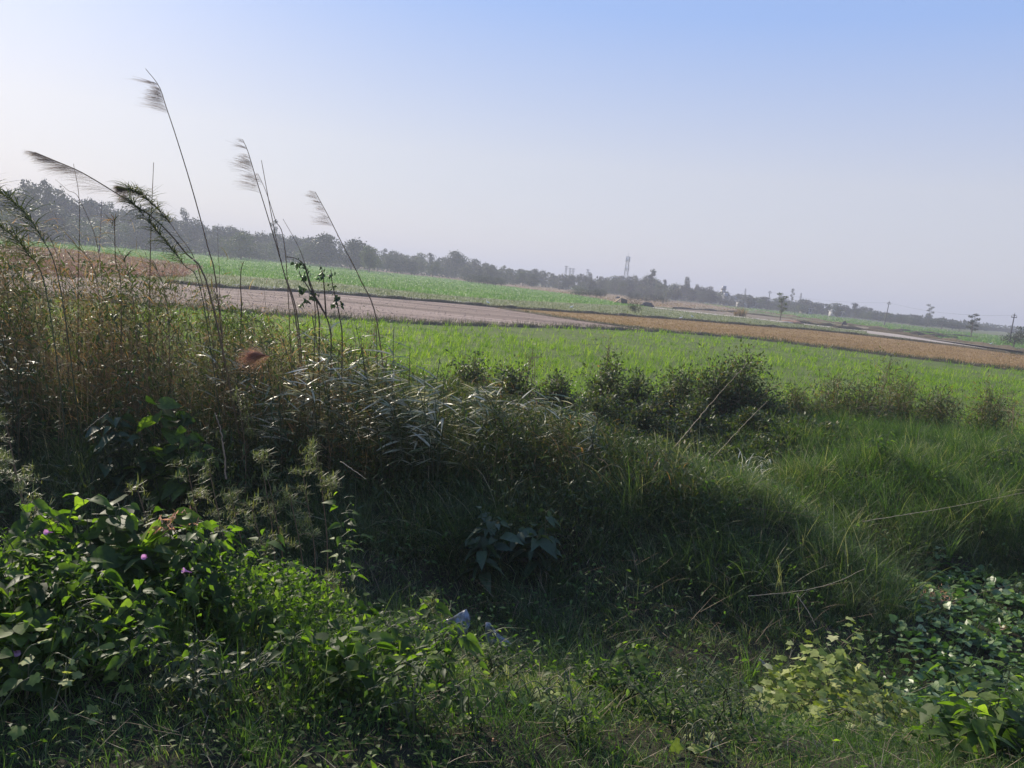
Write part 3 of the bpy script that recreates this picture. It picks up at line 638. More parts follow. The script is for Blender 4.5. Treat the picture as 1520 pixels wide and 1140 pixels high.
# tall grass clump with straw beside it
def grass_clump(u, v, h, w, n, mat, label, bw=.03, name='grass_clump'):
    b = at(u+0., v+0.); P = np.tile(b, (n, 1)); a = rng.uniform(0, 2*pi, n); q = rng.random(n)**.6*w
    P[:, 0] += q*np.cos(a); P[:, 1] += q*np.sin(a); P[:, 2] = 0
    return tag(part(name, blades(P, rng.uniform(.5, 1, n)*h, bw, a, .05+.3*q/w, rng.uniform(.1, .7, n), 4), mat, origin=tuple(b)), label, 'grass clump')
grass_clump(1101, 470, 2.3, .75, 420, M['reedleaf'], 'tall dark grass clump on the terrace left of the utility pole')
grass_clump(1092, 469, 1.5, .35, 200, M['stubble'], 'straw-coloured grass clump leaning on the tall dark one')
def egret(u, v, face, label):
    b = at(u+0., v+0.); t = thing('egret', label, 'bird', tuple(b), 'white egrets in the fields'); b = np.array(b); s = .85
    pts = np.array([(-.3, 0, .30), (-.16, 0, .34), (0, 0, .38), (.13, 0, .42), (.2, 0, .5), (.17, 0, .6), (.2, 0, .7), (.27, 0, .73)])*[face, 1, 1]*s + b
    part('body', tube(smooth_path(pts, 18), list(np.interp(np.linspace(0, 1, 18), [0, .15, .3, .45, .6, .85, 1], [.01, .07, .1, .06, .03, .028, .02])*np.full(18, s)), n=8), M['white'], t)
    part('beak', tube(np.array([(.27, 0, .73), (.33, 0, .72), (.4, 0, .7)])*[face, 1, 1]*s + b, .014, .004, 5), M['yellow'], t)
    for dy in (-.03, .03): part('leg', tube(np.array([(0, dy, .33), (-.02*face, dy, .16), (.01, dy, 0)])*s + b, .012, .01, 4), M['darkwood'], t)
egret(1010, 475.5, 1, 'white egret on the dark bund, left one of two')
egret(1027, 473, -1, 'white egret just right and behind the first on the green strip')
egret(724, 453.5, -1, 'white egret at the left tip of the orange stubble field')
egret(848, 459.5, 1, 'white egret low in the green strip above the stubble field')
egret(1470, 513, 1, 'white egret at the edge of the dusty path on the right')

# ------------------------------------------------------------------ foreground grasses
WIND = pi            # everything leans to the left
def scatter(n, x0, x1, y0, y1, fn=None):
    P = np.stack([rng.uniform(x0, x1, n), rng.uniform(y0, y1, n), np.zeros(n)], -1)
    if fn is not None: P = P[rng.random(n) < fn(P[:, 0], P[:, 1])]
    P[:, 2] = hgt(P[:, 0], P[:, 1]) - .02
    return P
def in_view(P, m=1.12):
    a = np.abs(P[:, 0]) < (.68*m)*P[:, 1] + .6
    return P[a]
# ditch line that stays bare of tall grass
def ditch(x, y):      # 1 inside the creeper-covered channel on the right
    xc = np.interp(y, [4.5, 6.5, 8.5, 10.2, 12.2, 14], [4.6, 5.4, 6.4, 6.9, 6.0, 4.2]); wd = np.interp(y, [4.5, 6.5, 8.5, 10.2, 11.2], [1.2, 1.9, 1.9, 1.5, .0])
    return 1 - ss(.75, 1.15, np.abs(x-xc)/np.maximum(wd, .01))
# long grass on the far bank
bankf = lambda x, y: (1 - .97*ditch(x, y))*(.6 + .4*ss(7.2, 8.8, y))*np.where(y > 13.5, .6, 1)
def tussocks(name, n, k, region, fn, hr, wr, rr, mat, rad=.1, lum=.35, beta=(2, 3), off=0.0, wind=.35, K=4):
    T_ = in_view(scatter(n, *region, fn)); n = len(T_); hs = rng.uniform(.35, 1.1, n)*(.75 + .35*wob(T_[:, 0], T_[:, 1], 2.1, 1)); hs = hs*np.where((T_[:, 1] > 6.4) & (T_[:, 1] < 8.5), .5, 1); cs = rng.normal(0, .2, n) + lum*wob(T_[:, 0], T_[:, 1], 1.7, 7)
    P = np.repeat(T_, k, 0); m = len(P); a = rng.uniform(0, 2*pi, m); q = rng.random(m)**.7*rad*np.repeat(rng.uniform(.5, 1.6, n), k)
    P[:, 0] += q*np.cos(a); P[:, 1] += q*np.sin(a); P[:, 2] = hgt(P[:, 0], P[:, 1]) - .02
    az = np.where(rng.random(m) < wind, WIND + rng.normal(0, .8, m), a + rng.normal(0, .5, m))
    L_ = rng.uniform(*hr, m)*np.repeat(hs, k)
    r_ = np.clip(rng.beta(*beta, m) + off + np.repeat(cs, k)*.6, 0, 1)
    return tag(part(name, blades(P, L_, rng.uniform(*wr, m), az, rng.uniform(.02, .45, m), rng.uniform(.3, 2.2, m)*np.repeat(rng.uniform(.5, 1.3, n), k), K, r_, twist=.8), mat), kind='stuff')
tussocks('bank_grass', 12500, 32, (-9.5, 11.5, 5.9, 16.5), bankf, (.35, .9), (.004, .0085), None, M['grass_bank'], .12)
tussocks('arching_bank_grass', 5200, 9, (-6, 9, 8.0, 15), lambda x, y: bankf(x, y)*(.3+.9*wob(x, y, 1.9, 3)), (.6, 1.25), (.006, .011), None, M['grass_bank'], .08, .5, (2.2, 1.7), .1, wind=.7, K=6)
tussocks('fine_bank_grass', 34000, 5, (-9.5, 11.5, 7.0, 16.5), bankf, (.2, .6), (.004, .008), None, M['grass_bank'], .1, .45, (2, 1.7), .06)
P = in_view(scatter(60000, -9, 11, 6.0, 16, lambda x, y: bankf(x, y)*np.clip(.25 + 1.1*wob(x, y, 2.4, 9), .03, 1))); n = len(P); P[:, 2] += rng.random(n)*.4 + .05
tag(part('bank_herbs', inst(OVS, P, np.stack([rng.normal(size=n), rng.normal(size=n), rng.normal(-.1, .4, n)], -1), np.array([0, 0, 1]) + rng.normal(0, .5, (n, 3)), rng.uniform(.03, .075, n), rng.beta(2, 2.6, n)), M['grass_near']), kind='stuff')
# dead thatch lying in the grass
P = in_view(scatter(4500, -8, 9, 7.3, 14, lambda x, y: (1-ditch(x, y))*.7)); n = len(P); P[:, 2] += rng.uniform(.05, .4, n)
tag(part('dry_grass_litter', blades(P, rng.uniform(.15, .5, n), .004, rng.uniform(0, 2*pi, n), rng.uniform(.7, 1.7, n), rng.uniform(-.3, .9, n), 3, rng.uniform(.1, .75, n)), M['stem_dry']), kind='stuff')
# lusher grass on the bank at the right, beyond the channel
tussocks('tall_bank_grass', 3600, 34, (3.2, 14, 11.6, 18.5), lambda x, y: (1 - ditch(x, y))*ss(2.8, 5, x)*(1 - .85*ss(7.6, 6.6, x)*ss(13.2, 14.2, y)), (.45, 1.15), (.005, .010), None, M['grass_near'], .16, .5, (1.6, 2.2))
tussocks('broken_bank_grass', 14000, 6, (2.5, 14, 11.4, 18.5), lambda x, y: (1 - ditch(x, y))*ss(2.0, 4, x)*(1 - .7*ss(7.6, 6.6, x)*ss(13.2, 14.2, y)), (.25, .7), (.005, .009), None, M['grass_near'], .12, .6, (2, 1.8), .05)
# rough grass on the strip between the bank and the crop
P = in_view(scatter(60000, -14, 16, 13.5, 22.5, lambda x, y: .45 + .5*wob(x, y, 1.1))); n = len(P)
tag(part('rough_grass', blades(P, rng.uniform(.15, .5, n), rng.uniform(.01, .018, n), rng.uniform(0, 6.28, n), rng.uniform(.1, .6, n), rng.uniform(.3, 1.4, n), 3, np.clip(rng.beta(2, 3, n)+.1, 0, 1)), M['grass_near']), kind='stuff')
# verge grass in front
vf = lambda x, y: (1 - .9*ditch(x, y))*(1 - .4*ss(4.9, 6.6, y))
tussocks('verge_grass', 9500, 13, (-4.5, 5, 2.6, 7.9), vf, (.08, .26), (.003, .0055), None, M['grass_near'], .07, .5, (1.8, 2.2), wind=.15)
tussocks('verge_turf', 30000, 3, (-4.5, 5, 2.6, 7.9), vf, (.05, .16), (.0025, .0045), None, M['grass_near'], .05, .6, (1.8, 1.9), .05, wind=.1, K=3)
P = in_view(scatter(5000, -4.5, 5, 2.7, 7.9, lambda x, y: (1-ditch(x, y)))); n = len(P); P[:, 2] += rng.uniform(.01, .12, n)
tag(part('dry_verge_litter', blades(P, rng.uniform(.05, .2, n), .003, rng.uniform(0, 2*pi, n), rng.uniform(.9, 1.6, n), rng.uniform(-.2, .5, n), 3, rng.uniform(.3, 1, n)), M['stem_dry']), kind='stuff')
# tiny herb leaves among the verge grass
P = in_view(scatter(44000, -4.5, 5, 2.7, 7.6, lambda x, y: vf(x, y)*(.3+1.1*wob(x, y, 2.2, 4)))); n = len(P); P[:, 2] += rng.uniform(.02, .16, n)
D = np.stack([rng.normal(size=n), rng.normal(size=n), rng.normal(.1, .25, n)], -1)
tag(part('verge_herbs', inst(OVS, P, D, np.array([0, 0, 1]) + rng.normal(0, .4, (n, 3)), rng.uniform(.02, .05, n), rng.beta(2, 3, n)), M['broad']), kind='stuff')

# ------------------------------------------------------------------ creeper carpet in the channel
P = scatter(32000, 2.2, 9.5, 4.2, 11.6, lambda x, y: ditch(x, y)*(.55+.6*wob(x, y, 4.5))); n = len(P); P[:, 2] += rng.uniform(.05, .30, n)*(.5+.5*wob(P[:, 0], P[:, 1], 3))+.02
D = np.stack([rng.normal(size=n), rng.normal(size=n), rng.normal(-.05, .3, n)], -1)
tag(part('creeping_leaves', inst(HEART, P, D, np.array([-.4, .35, 1]) + rng.normal(0, .5, (n, 3)), rng.uniform(.035, .11, n), np.clip(rng.beta(2, 2.4, n), 0, .9)), M['ditch']), kind='stuff')
P = scatter(16000, 3.0, 9.5, 4.2, 11.6, lambda x, y: ditch(x, y)); n = len(P); P[:, 2] += .01
tag(part('ditch_undergrowth', blades(P, rng.uniform(.08, .3, n), .006, rng.uniform(0, 6.28, n), rng.uniform(.1, .8, n), rng.uniform(.2, 1.6, n), 3, rng.beta(2, 4, n)), M['grass_bank']), kind='stuff')

# ------------------------------------------------------------------ the reed bed on the left
def bedh(x): return np.interp(x, [-9, -6.5, -5, -3.8, -2.6, -1.6, -.8, .2, 1.0, 2.0, 2.8], [3.3, 3.1, 2.75, 2.3, 1.85, 1.5, 1.35, 1.15, .95, .7, .4])
P = scatter(9200, -9.2, 2.6, 9.7, 13.6, lambda x, y: (.55+.5*wob(x, y, 2.5))*np.interp(x, [-9, -2.5, .8, 2.6], [1, .9, .6, .25])); n = len(P)
hh = bedh(P[:, 0])*rng.uniform(.45, 1.06, n)*(.82+.2*wob(P[:, 0], P[:, 1], 2.2, 4))
ss_, lv, rn = [], [], []
stemR = np.clip(rng.beta(1.5, 2, n), 0, 1)
th0 = rng.normal(.08, .09, n); az0 = np.where(rng.random(n) < .65, WIND, rng.uniform(0, 6.28, n))
st = blades(P, hh*.93, .0065, az0, np.abs(th0), rng.uniform(.02, .3, n), 4, stemR, base=1, tip=.5)
tag(part('reed_bed_stalks', st, M['stem_dry']), kind='stuff')
k = 12; t = np.tile(np.linspace(.18, 1.0, k), n)
Pl = np.repeat(P, k, 0); hl = np.repeat(hh, k); azl = np.repeat(az0, k); thl = np.repeat(np.abs(th0), k) + .1*t
Pl = Pl + np.stack([np.cos(azl)*np.sin(thl), np.sin(azl)*np.sin(thl), np.cos(thl)], -1)*(hl*t)[:, None]
m = len(Pl); keep = rng.random(m) < .85; Pl = Pl[keep]; t = t[keep]; m = len(Pl)
la = np.where(rng.random(m) < .6, WIND + rng.normal(0, .7, m), rng.uniform(0, 6.28, m))
dry = np.clip(rng.beta(1.7, 1.7, m) + .3*wob(Pl[:, 0], Pl[:, 1], 1.4, 2) + .04 - .27*ss(-2.8, -.8, Pl[:, 0]), 0, 1)
tag(part('reed_bed_leaves', blades(Pl, rng.uniform(.12, .34, m), rng.uniform(.006, .012, m), la, rng.uniform(.3, 1.0, m), rng.uniform(.4, 1.8, m), 5, dry, twist=.9), M['reedleaf']), kind='stuff')
# small-leaved weeds woven through the bed and the hollow below it
P = scatter(100000, -9, 3.2, 8.6, 13.2, lambda x, y: .4+.6*wob(x, y, 2.8, 6)); n = len(P); P[:, 2] += rng.uniform(.05, 1, n)*bedh(P[:, 0])*.75*ss(8.2, 9.8, P[:, 1])
tag(part('woven_weeds', inst(LAN, P, rng.normal(size=(n, 3)), np.array([0, 0, 1]) + rng.normal(0, .5, (n, 3)), rng.uniform(.05, .13, n), rng.beta(2, 3, n)), M['bushleaf']), kind='stuff')

# ------------------------------------------------------------------ tall reeds, one by one
def plume_hairs(axis, n, Lm, droop, mat, spreadv=.25, dirv=(-1, 0, 0), taper=True, w=.0035):
    """hair-thin branches streaming downwind off the stem end"""
    a = np.asarray(axis); t = rng.random(n)**.8*(len(a)-1.001); i = t.astype(int); f = (t-i)[:, None]
    P = a[i]*(1-f) + a[i+1]*f; u_ = t/(len(a)-1)
    L = Lm*(1 - (.7*u_ if taper else 0))*rng.uniform(.5, 1, n)
    ax = norm(a[-1]-a[0]); base = norm(np.array(dirv)*.8 + ax*.35)
    # orient through blades(): azimuth + angle off vertical
    D = norm(base + rng.normal(0, spreadv, (n, 3)))
    az = np.arctan2(D[:, 1], D[:, 0]); th = np.arccos(np.clip(D[:, 2], -1, 1))
    return blades(P, L, w, az, th, rng.uniform(.5, 1.2, n)*droop, 4, None, tip=.3, base=.5, twist=1)
def reed(ctrl, y, base_ext, label, r=.008, plume=None, leaves=0, lw=(.007, .013), spr=.6, pw=.75, dryb=1.0, lmat='reedleaf', smat='stem_dry', name='plumed_reed', catn='reed', leafrange=(.1, .9), leafL=(.25, .5), rnd=.3, group=None):
    """ctrl: outline of the stem from foot to tip; foot goes down to the ground"""
    pts = np.array([atd(float(u), float(v), y + dy) for (u, v, dy) in [(c + (0,))[:3] for c in ctrl]])
    foot = onground(pts[0][0] + base_ext[0], y + base_ext[1])
    path = smooth_path(np.vstack([foot, pts]), 26)
    t = thing(name, label, catn, tuple(foot), group)
    part('stem', tube(path, r*1.25, r*.45, 5, rnd), M[smat], t)
    if plume:
        for (a0, a1, n, Lm, dr, kw) in plume:
            i0, i1 = int(a0*25), int(a1*25)+1; kw = dict(kw); mt = kw.pop('mat', 'plume')
            part('plume', plume_hairs(path[i0:i1+1], n, Lm, dr, None, **kw), M[mt], t)
    if leaves:
        tt = rng.uniform(*leafrange, leaves)*25; i = tt.astype(int); f = (tt-i)[:, None]; P = path[i]*(1-f) + path[np.minimum(i+1, 25)]*f
        az = np.where(rng.random(leaves) < pw, WIND + rng.normal(0, spr, leaves), rng.uniform(0, 6.28, leaves))
        part('leaves', blades(P, rng.uniform(*leafL, leaves), rng.uniform(*lw, leaves), az, rng.uniform(.5, 1.3, leaves), rng.uniform(.3, 1.6, leaves), 6, np.clip(rng.beta(2, 2.5, leaves)*dryb, 0, 1), twist=.9), M[lmat], t)
    return t
sp = dict(spreadv=.1)
reed([(322, 430), (308, 365), (285, 280), (262, 205), (247, 160), (236, 128), (216, 102)], 10.6, (.25, .1), 'tallest leaning reed with a small brown plume high against the sky', .008,
     [(.69, .80, 300, .46, .25, dict(sp, spreadv=.14)), (.84, .86, 45, .62, .3, dict(spreadv=.05))], 0)
reed([(440, 480), (423, 410), (400, 330), (380, 265), (368, 225), (360, 207)], 10.8, (.2, .1), 'leaning reed with ragged combed plume left of the bare stick', .008,
     [(.60, .66, 110, .5, .3, dict(sp)), (.68, .73, 100, .5, .3, dict(sp)), (.75, .79, 60, .4, .3, dict(sp)), (.84, .87, 40, .38, .25, dict(sp)), (.94, .99, 22, .2, .2, dict(spreadv=.12))], 0)
reed([(442, 475), (420, 400), (405, 330), (388, 238)], 10.9, (.2, .1), 'bare straight reed stalk without plume beside the ragged plume', .009, None, 0, name='bare_stalk', catn='stalk')
reed([(424, 380), (408, 325), (395, 285), (383, 258)], 11.1, (.25, .1), 'thin reed with a faint drooping plume between ragged plume and bare stalk', .006,
     [(.86, .98, 60, .22, .9, dict(spreadv=.2))], 0)
reed([(560, 480), (535, 415), (508, 362), (488, 322), (468, 285)], 10.7, (.3, .1), 'rightmost plumed reed with a combed plume over the dark domed trees', .008,
     [(.74, .78, 60, .4, .3, dict(sp)), (.81, .84, 40, .3, .3, dict(sp)), (.88, .91, 50, .32, .25, dict(sp)), (.95, .99, 50, .3, .25, dict(sp))], 0)
reed([(310, 430), (275, 375), (235, 330), (190, 298), (125, 258), (85, 240), (52, 226)], 9.9, (.5, .2), 'reed bent low to the left with a long brush-like plume', .010,
     [(.62, .98, 620, .6, .2, dict(spreadv=.13, w=.0028, dirv=(-1, 0, -.12)))], 0)
reed([(300, 420), (262, 345), (228, 305), (200, 285), (178, 277)], 10.2, (.4, .1), 'leafy reed with a fluffy pale brown tuft at its tip', .005,
     [(.78, .99, 520, .34, 1.0, dict(spreadv=.22))], 420, leafrange=(.45, .9), leafL=(.12, .3), rnd=.3, lw=(.007, .012), pw=.45, dryb=.62)
reed([(300, 440), (272, 392), (240, 352), (205, 310), (186, 290)], 9.8, (.4, .1), 'bushy green reed leaning left behind the leafy tufted one', .005,
     [(.88, .99, 90, .28, 1.0, dict(spreadv=.25))], 420, leafrange=(.38, .9), leafL=(.12, .34), lw=(.007, .012), pw=.45, dryb=.55, rnd=.1, smat='stem_green')
reed([(90, 430), (60, 350), (25, 305), (-15, 280), (-60, 275)], 9.4, (.3, .1), 'drooping dark green reed at the left edge of the picture', .006, None, 380, leafrange=(.35, .99), leafL=(.2, .45), lw=(.008, .014), pw=.5, dryb=.5, smat='stem_green')
reed([(70, 440), (40, 375), (5, 340), (-40, 325)], 9.2, (.3, .1), 'lower drooping green reed under the one at the left edge', .006, None, 260, leafrange=(.35, .99), leafL=(.2, .4), lw=(.008, .014), pw=.5, dryb=.5, smat='stem_green')
reed([(222, 440), (224, 340), (228, 241)], 10.6, (0, .1), 'bare upright stalk between the leafy tuft and the tallest reed', .008, None, 0, name='bare_stalk', catn='stalk')
reed([(116, 420), (118, 350), (117, 290), (109, 243)], 10.9, (0, .1), 'thin upright stalk crossing the long brush-like plume', .006, None, 0, name='bare_stalk', catn='stalk')
reed([(150, 400), (120, 300), (100, 282), (82, 266)], 10.9, (0, .1), 'thin grass stalk pointing up left under the brush-like plume', .0045, None, 0, name='bare_stalk', catn='stalk')
reed([(180, 440), (172, 390), (170, 330), (171, 336)], 10.0, (0, .1), 'short upright reed in front of the pink grass', .007, None, 30, leafrange=(.6, .98), leafL=(.15, .35), name='leafy_reed')
reed([(468, 478), (462, 430), (452, 390), (441, 362), (420, 325)], 10.9, (0, .1), 'dark kinked twig standing right of the bare stalk', .006, None, 0, name='dark_twig', catn='twig', rnd=.02)
reed([(358, 470), (357, 424), (358, 400), (362, 388)], 11.5, (0, .1), 'small dark forked twig standing before the bright green field', .009, None, 10, leafrange=(.7, .99), leafL=(.04, .08), name='dark_twig', catn='twig', rnd=.02)
reed([(326, 430), (324, 380), (323, 338)], 11.6, (0, .1), 'very thin dark stalk right of the tallest reed', .004, None, 0, name='bare_stalk', catn='stalk', rnd=.05)
reed([(100, 520), (95, 440), (85, 380), (70, 345)], 10.4, (0, .1), 'leafy brownish reed near the left edge', .005, None, 60, leafrange=(.4, .98), leafL=(.2, .4), name='leafy_reed')
reed([(145, 540), (148, 450), (135, 390), (112, 365)], 10.2, (0, .1), 'ochre-leaved reed in front of the pink grass', .005, None, 60, leafrange=(.45, .98), leafL=(.2, .45), name='leafy_reed')
reed([(205, 560), (200, 470), (192, 410), (180, 378)], 10.0, (0, .1), 'ochre reed with bright drooping leaves below the leafy tuft', .005, None, 70, leafrange=(.4, .98), leafL=(.2, .45), name='leafy_reed')
reed([(252, 560), (250, 480), (243, 425), (228, 392)], 10.1, (0, .1), 'brown leafy reed at the left of the ploughed field', .005, None, 60, leafrange=(.4, .98), leafL=(.2, .4), name='leafy_reed')
reed([(330, 520), (328, 470), (322, 440), (312, 425)], 10.4, (0, .1), 'short leafy reed standing against the ploughed field', .007, None, 40, leafrange=(.4, .98), leafL=(.15, .35), name='leafy_reed')
reed([(10, 560), (15, 470), (5, 410), (-10, 380)], 10.2, (0, .1), 'dark leafy reed at the very left edge', .005, None, 70, leafrange=(.4, .98), leafL=(.2, .45), name='leafy_reed', smat='stem_green')
for q, (u_, v_) in enumerate(((470, 440), (520, 455), (392, 430), (372, 455))):
    reed([(u_+8, v_+70), (u_+3, v_+30), (u_, v_)], 11.3, (0, .1), ['thin reddish stalk left of the leafy sapling', 'thin stalk just right of the leafy sapling', 'thin straw stalk below the bare stalk', 'short thin stalk on the ploughed field edge'][q], .004, None, 0, name='bare_stalk', catn='stalk')
# sapling with dark drooping leaves
b = onground(*atd(505., 520., 11.2)[:2]); t = thing('leafy_sapling', 'slender sapling with dark drooping leaves in front of the ploughed field', 'sapling', tuple(b)); g = []; LP = []
for ctrl in ([(492, 512), (482, 465), (462, 430), (452, 395), (440, 384), (424, 381)], [(482, 465), (466, 440), (447, 410), (444, 402)], [(508, 515), (504, 470), (494, 425), (491, 400)], [(474, 500), (470, 450), (459, 415), (454, 398)], [(484, 470), (481, 425), (478, 400)]):
    pts = [atd(float(a), float(c), 11.2) for a, c in ctrl]
    pa = smooth_path(pts if ctrl[0][1] < 480 else [onground(pts[0][0]+.05, 11.2)]+pts, 16); g.append(tube(pa, .013, .005, 5, .02))
    LP.append(pa[6:])
part('stems', cat(g), M['stem_dry'], t)
cs_ = [(447, 392), (456, 400), (452, 410), (438, 388), (452, 428), (462, 440), (456, 445), (492, 408), (478, 402), (477, 412), (500, 440), (497, 452), (448, 432), (466, 436), (507, 448), (452, 448), (492, 425)]
LPp = np.repeat(np.array([atd(float(a), float(c), 11.2) for a, c in cs_]), 9, 0); n = len(LPp); LPp = LPp + rng.normal(0, .03, (n, 3))
D = np.stack([rng.normal(-.3, .5, n), rng.normal(0, .5, n), rng.uniform(-1.2, -.2, n)], -1)
part('foliage', inst(OV, LPp, D, rng.normal(size=(n, 3)), rng.uniform(.04, .085, n)), M['darkleaf'], t)

# ------------------------------------------------------------------ cane clumps on the bank crest, leaf glints painted pale
cane_lab = ['left of the rusty plume', 'right beside the rusty plume', 'below the leafy sapling', 'left of the large pale cane', 'with the largest bright leaves in the middle of the bank', 'with bright vertical leaf at the crest',
            'right of the bright vertical leaf', 'low on the crest before the crop', 'at the middle of the crest', 'right of the middle of the crest', 'at the right end of the pale canes', 'at the left edge of the reed bed', 'in the shade below the pale canes', 'topmost beside the ploughed field', 'behind the topmost one', 'before the dark bushes']
canes = [(345, 520, 1.0, 14), (415, 545, .9, 26), (470, 520, .9, 22), (520, 540, .95, 22), (572, 505, 1.15, 26), (632, 545, .9, 24), (655, 570, .8, 20), (705, 580, .7, 18), (745, 575, .75, 20), (790, 590, .65, 16), (830, 600, .6, 14), (20, 500, 1.4, 16), (600, 600, .6, 18), (480, 475, 1.0, 16), (555, 490, .9, 14), (870, 590, .6, 14)]
for q, (u_, v_, h_, nl) in enumerate(canes):
    y_ = (10.1 if u_ < 720 else 10.9) + rng.uniform(-.4, .7) if u_ > 100 else 9.8
    nl = int(nl*(1.1 if q < 5 else 1.35)); tp = atd(float(u_), float(v_)-14, y_); b = onground(tp[0]+.12, y_); Hh = max(tp[2]-b[2], .35)
    t = thing('pale_cane', 'pale glinting-leaved cane ' + cane_lab[q], 'cane', tuple(b), 'pale-leaved canes on the bank crest'); g, lf = [], []
    for s_ in range(5):
        e = b + np.array([-.12 + rng.normal(0, .22), rng.normal(0, .2), Hh*rng.uniform(.72, 1.03)]); f_ = b + [rng.normal(0, .1), rng.normal(0, .1), -.03]
        pa = smooth_path([f_, (f_+e)/2 + [rng.normal(.03, .02), 0, .05], e], 12); g.append(tube(pa, .008, .004, 5, .2))
        m = nl; tt = rng.uniform(4, 10.9, m); i = tt.astype(int)
        az = np.where(rng.random(m) < .8, WIND + rng.normal(0, .5, m), rng.uniform(0, 6.28, m)); big = 1.35 if q in (4, 5) else 1
        lf.append(blades(pa[i], rng.uniform(.14, .36, m)*big, rng.uniform(.018, .042, m)*big, az, rng.uniform(.9, 2.0, m), rng.uniform(.1, .6, m), 5, np.clip(rng.beta(1.7, 1.6, m)*1.02, 0, 1), twist=.7, tip=.08))
    part('stems', cat(g), M['stem_green'], t); part('leaves', cat(lf), M['silver'], t)

# rusty seed plumes
for (u_, v_, y_, Lm, n_, lb) in ((395, 528, 9.7, .5, 800, 'fluffy rusty-pink seed plume in the reed bed'), (1462, 752, 12.0, .24, 500, 'rusty seed plume at the end of the long dry stalk on the right'), (1500, 748, 12.1, .12, 120, 'tiny rusty tuft at the right edge')):
    tp = atd(float(u_), float(v_), y_); b = onground(tp[0]+.25, y_+.1); t = thing('rusty_plume', lb, 'seed plume', tuple(b))
    pa = smooth_path([b, tp + [.2, .05, -.15], tp, tp + [-.12, 0, .03]], 20); part('stem', tube(pa, .005, .002), M['stem_dry'], t)
    part('plume', plume_hairs(pa[11:], n_, Lm, .5, None, spreadv=.34, dirv=(-1, -.15, -.35), w=.003), M['redplume'], t)

# ------------------------------------------------------------------ bushes between the bank and the crop
def bush(name, label, catn, b, h, w, leafT, lsz, nst, nlf, mat, smat='stem_dry', seed=0, group=None, wd=None, sprigs=3, dry=.0, droop=-.1, jit=.06):
    """a bush of branching stems with leaves set along every twig"""
    r = np.random.default_rng(seed); b = np.array(b, float); t = thing(name, label, catn, tuple(b), group); g, lp, ld = [], [], []
    wd = wd or w
    for s_ in range(nst):
        a = r.uniform(0, 2*pi); q = r.random()**.6; hh = h*(1 - .5*q*q)*r.uniform(.45, 1.0) if s_ >= sprigs else h*r.uniform(.95, 1.12)
        if s_ < sprigs: q *= .4
        e = b + np.array([w*q*cos(a), wd*q*sin(a), hh]); m1 = b + (e-b)*[.35, .35, .5] + r.normal(0, .05*h, 3)
        pa = smooth_path([b + r.normal(0, .03, 3)*[1, 1, 0], m1, e], 10); g.append(tube(pa, .009*h**.5, .003, 4, r.random()))
        for k_ in range(4):
            i = r.integers(3, 9); l_ = h*r.uniform(.12, .3); d = norm(np.array([r.normal(), r.normal(), r.uniform(.1, .9)])); tw = smooth_path([pa[i], pa[i]+d*l_*.5, pa[i]+d*l_ + [0, 0, droop*l_]], 5); g.append(tube(tw, .004*h**.5, .002, 3, r.random()))
            m = nlf; j = r.uniform(.5, 4, m); ii = j.astype(int); ff = (j-ii)[:, None]; P = tw[ii]*(1-ff)+tw[np.minimum(ii+1, 4)]*ff + r.normal(0, jit*h*.5, (m, 3)); lp.append(P)
            ld.append(norm(P - pa[i] + r.normal(0, .25, (m, 3))*l_) + np.array([0, 0, droop]))
        m = nlf; j = r.uniform(3, 9, m); P = pa[j.astype(int)] + r.normal(0, jit*h*.5, (m, 3)); lp.append(P); ld.append(norm(r.normal(size=(m, 3)) + [0, 0, .1]))
    P = np.concatenate(lp); D = np.concatenate(ld); n = len(P)
    zz = hgt(P[:, 0], P[:, 1]) + .02 if True else 0; P[:, 2] = np.maximum(P[:, 2], zz)
    part('stems', cat(g), M[smat], t)
    part('foliage', inst(leafT, P, D + r.normal(0, .35, (n, 3)), np.array([0, 0, 1]) + r.normal(0, .45, (n, 3)), r.uniform(.65, 1.25, n)*lsz, np.clip(r.beta(2, 2.6, n) + dry, 0, 1)), M[mat], t)
    return t
def bush_px(u, vtop, y, w, label, h=None, **k):
    w = w*(1.15 if k.get('name') != 'olive_bush' else 1.3) if w > .3 else w
    tp = atd(float(u), float(vtop), y); b = onground(tp[0], y); return bush(k.pop('name', 'dark_bush'), label, k.pop('catn', 'bush'), b, h or max(.3, tp[2]-b[2]), w, **k)
dk = dict(leafT=OVS, lsz=.085, nst=58, nlf=20, mat='bushleaf', sprigs=9, jit=.17, dry=.06)
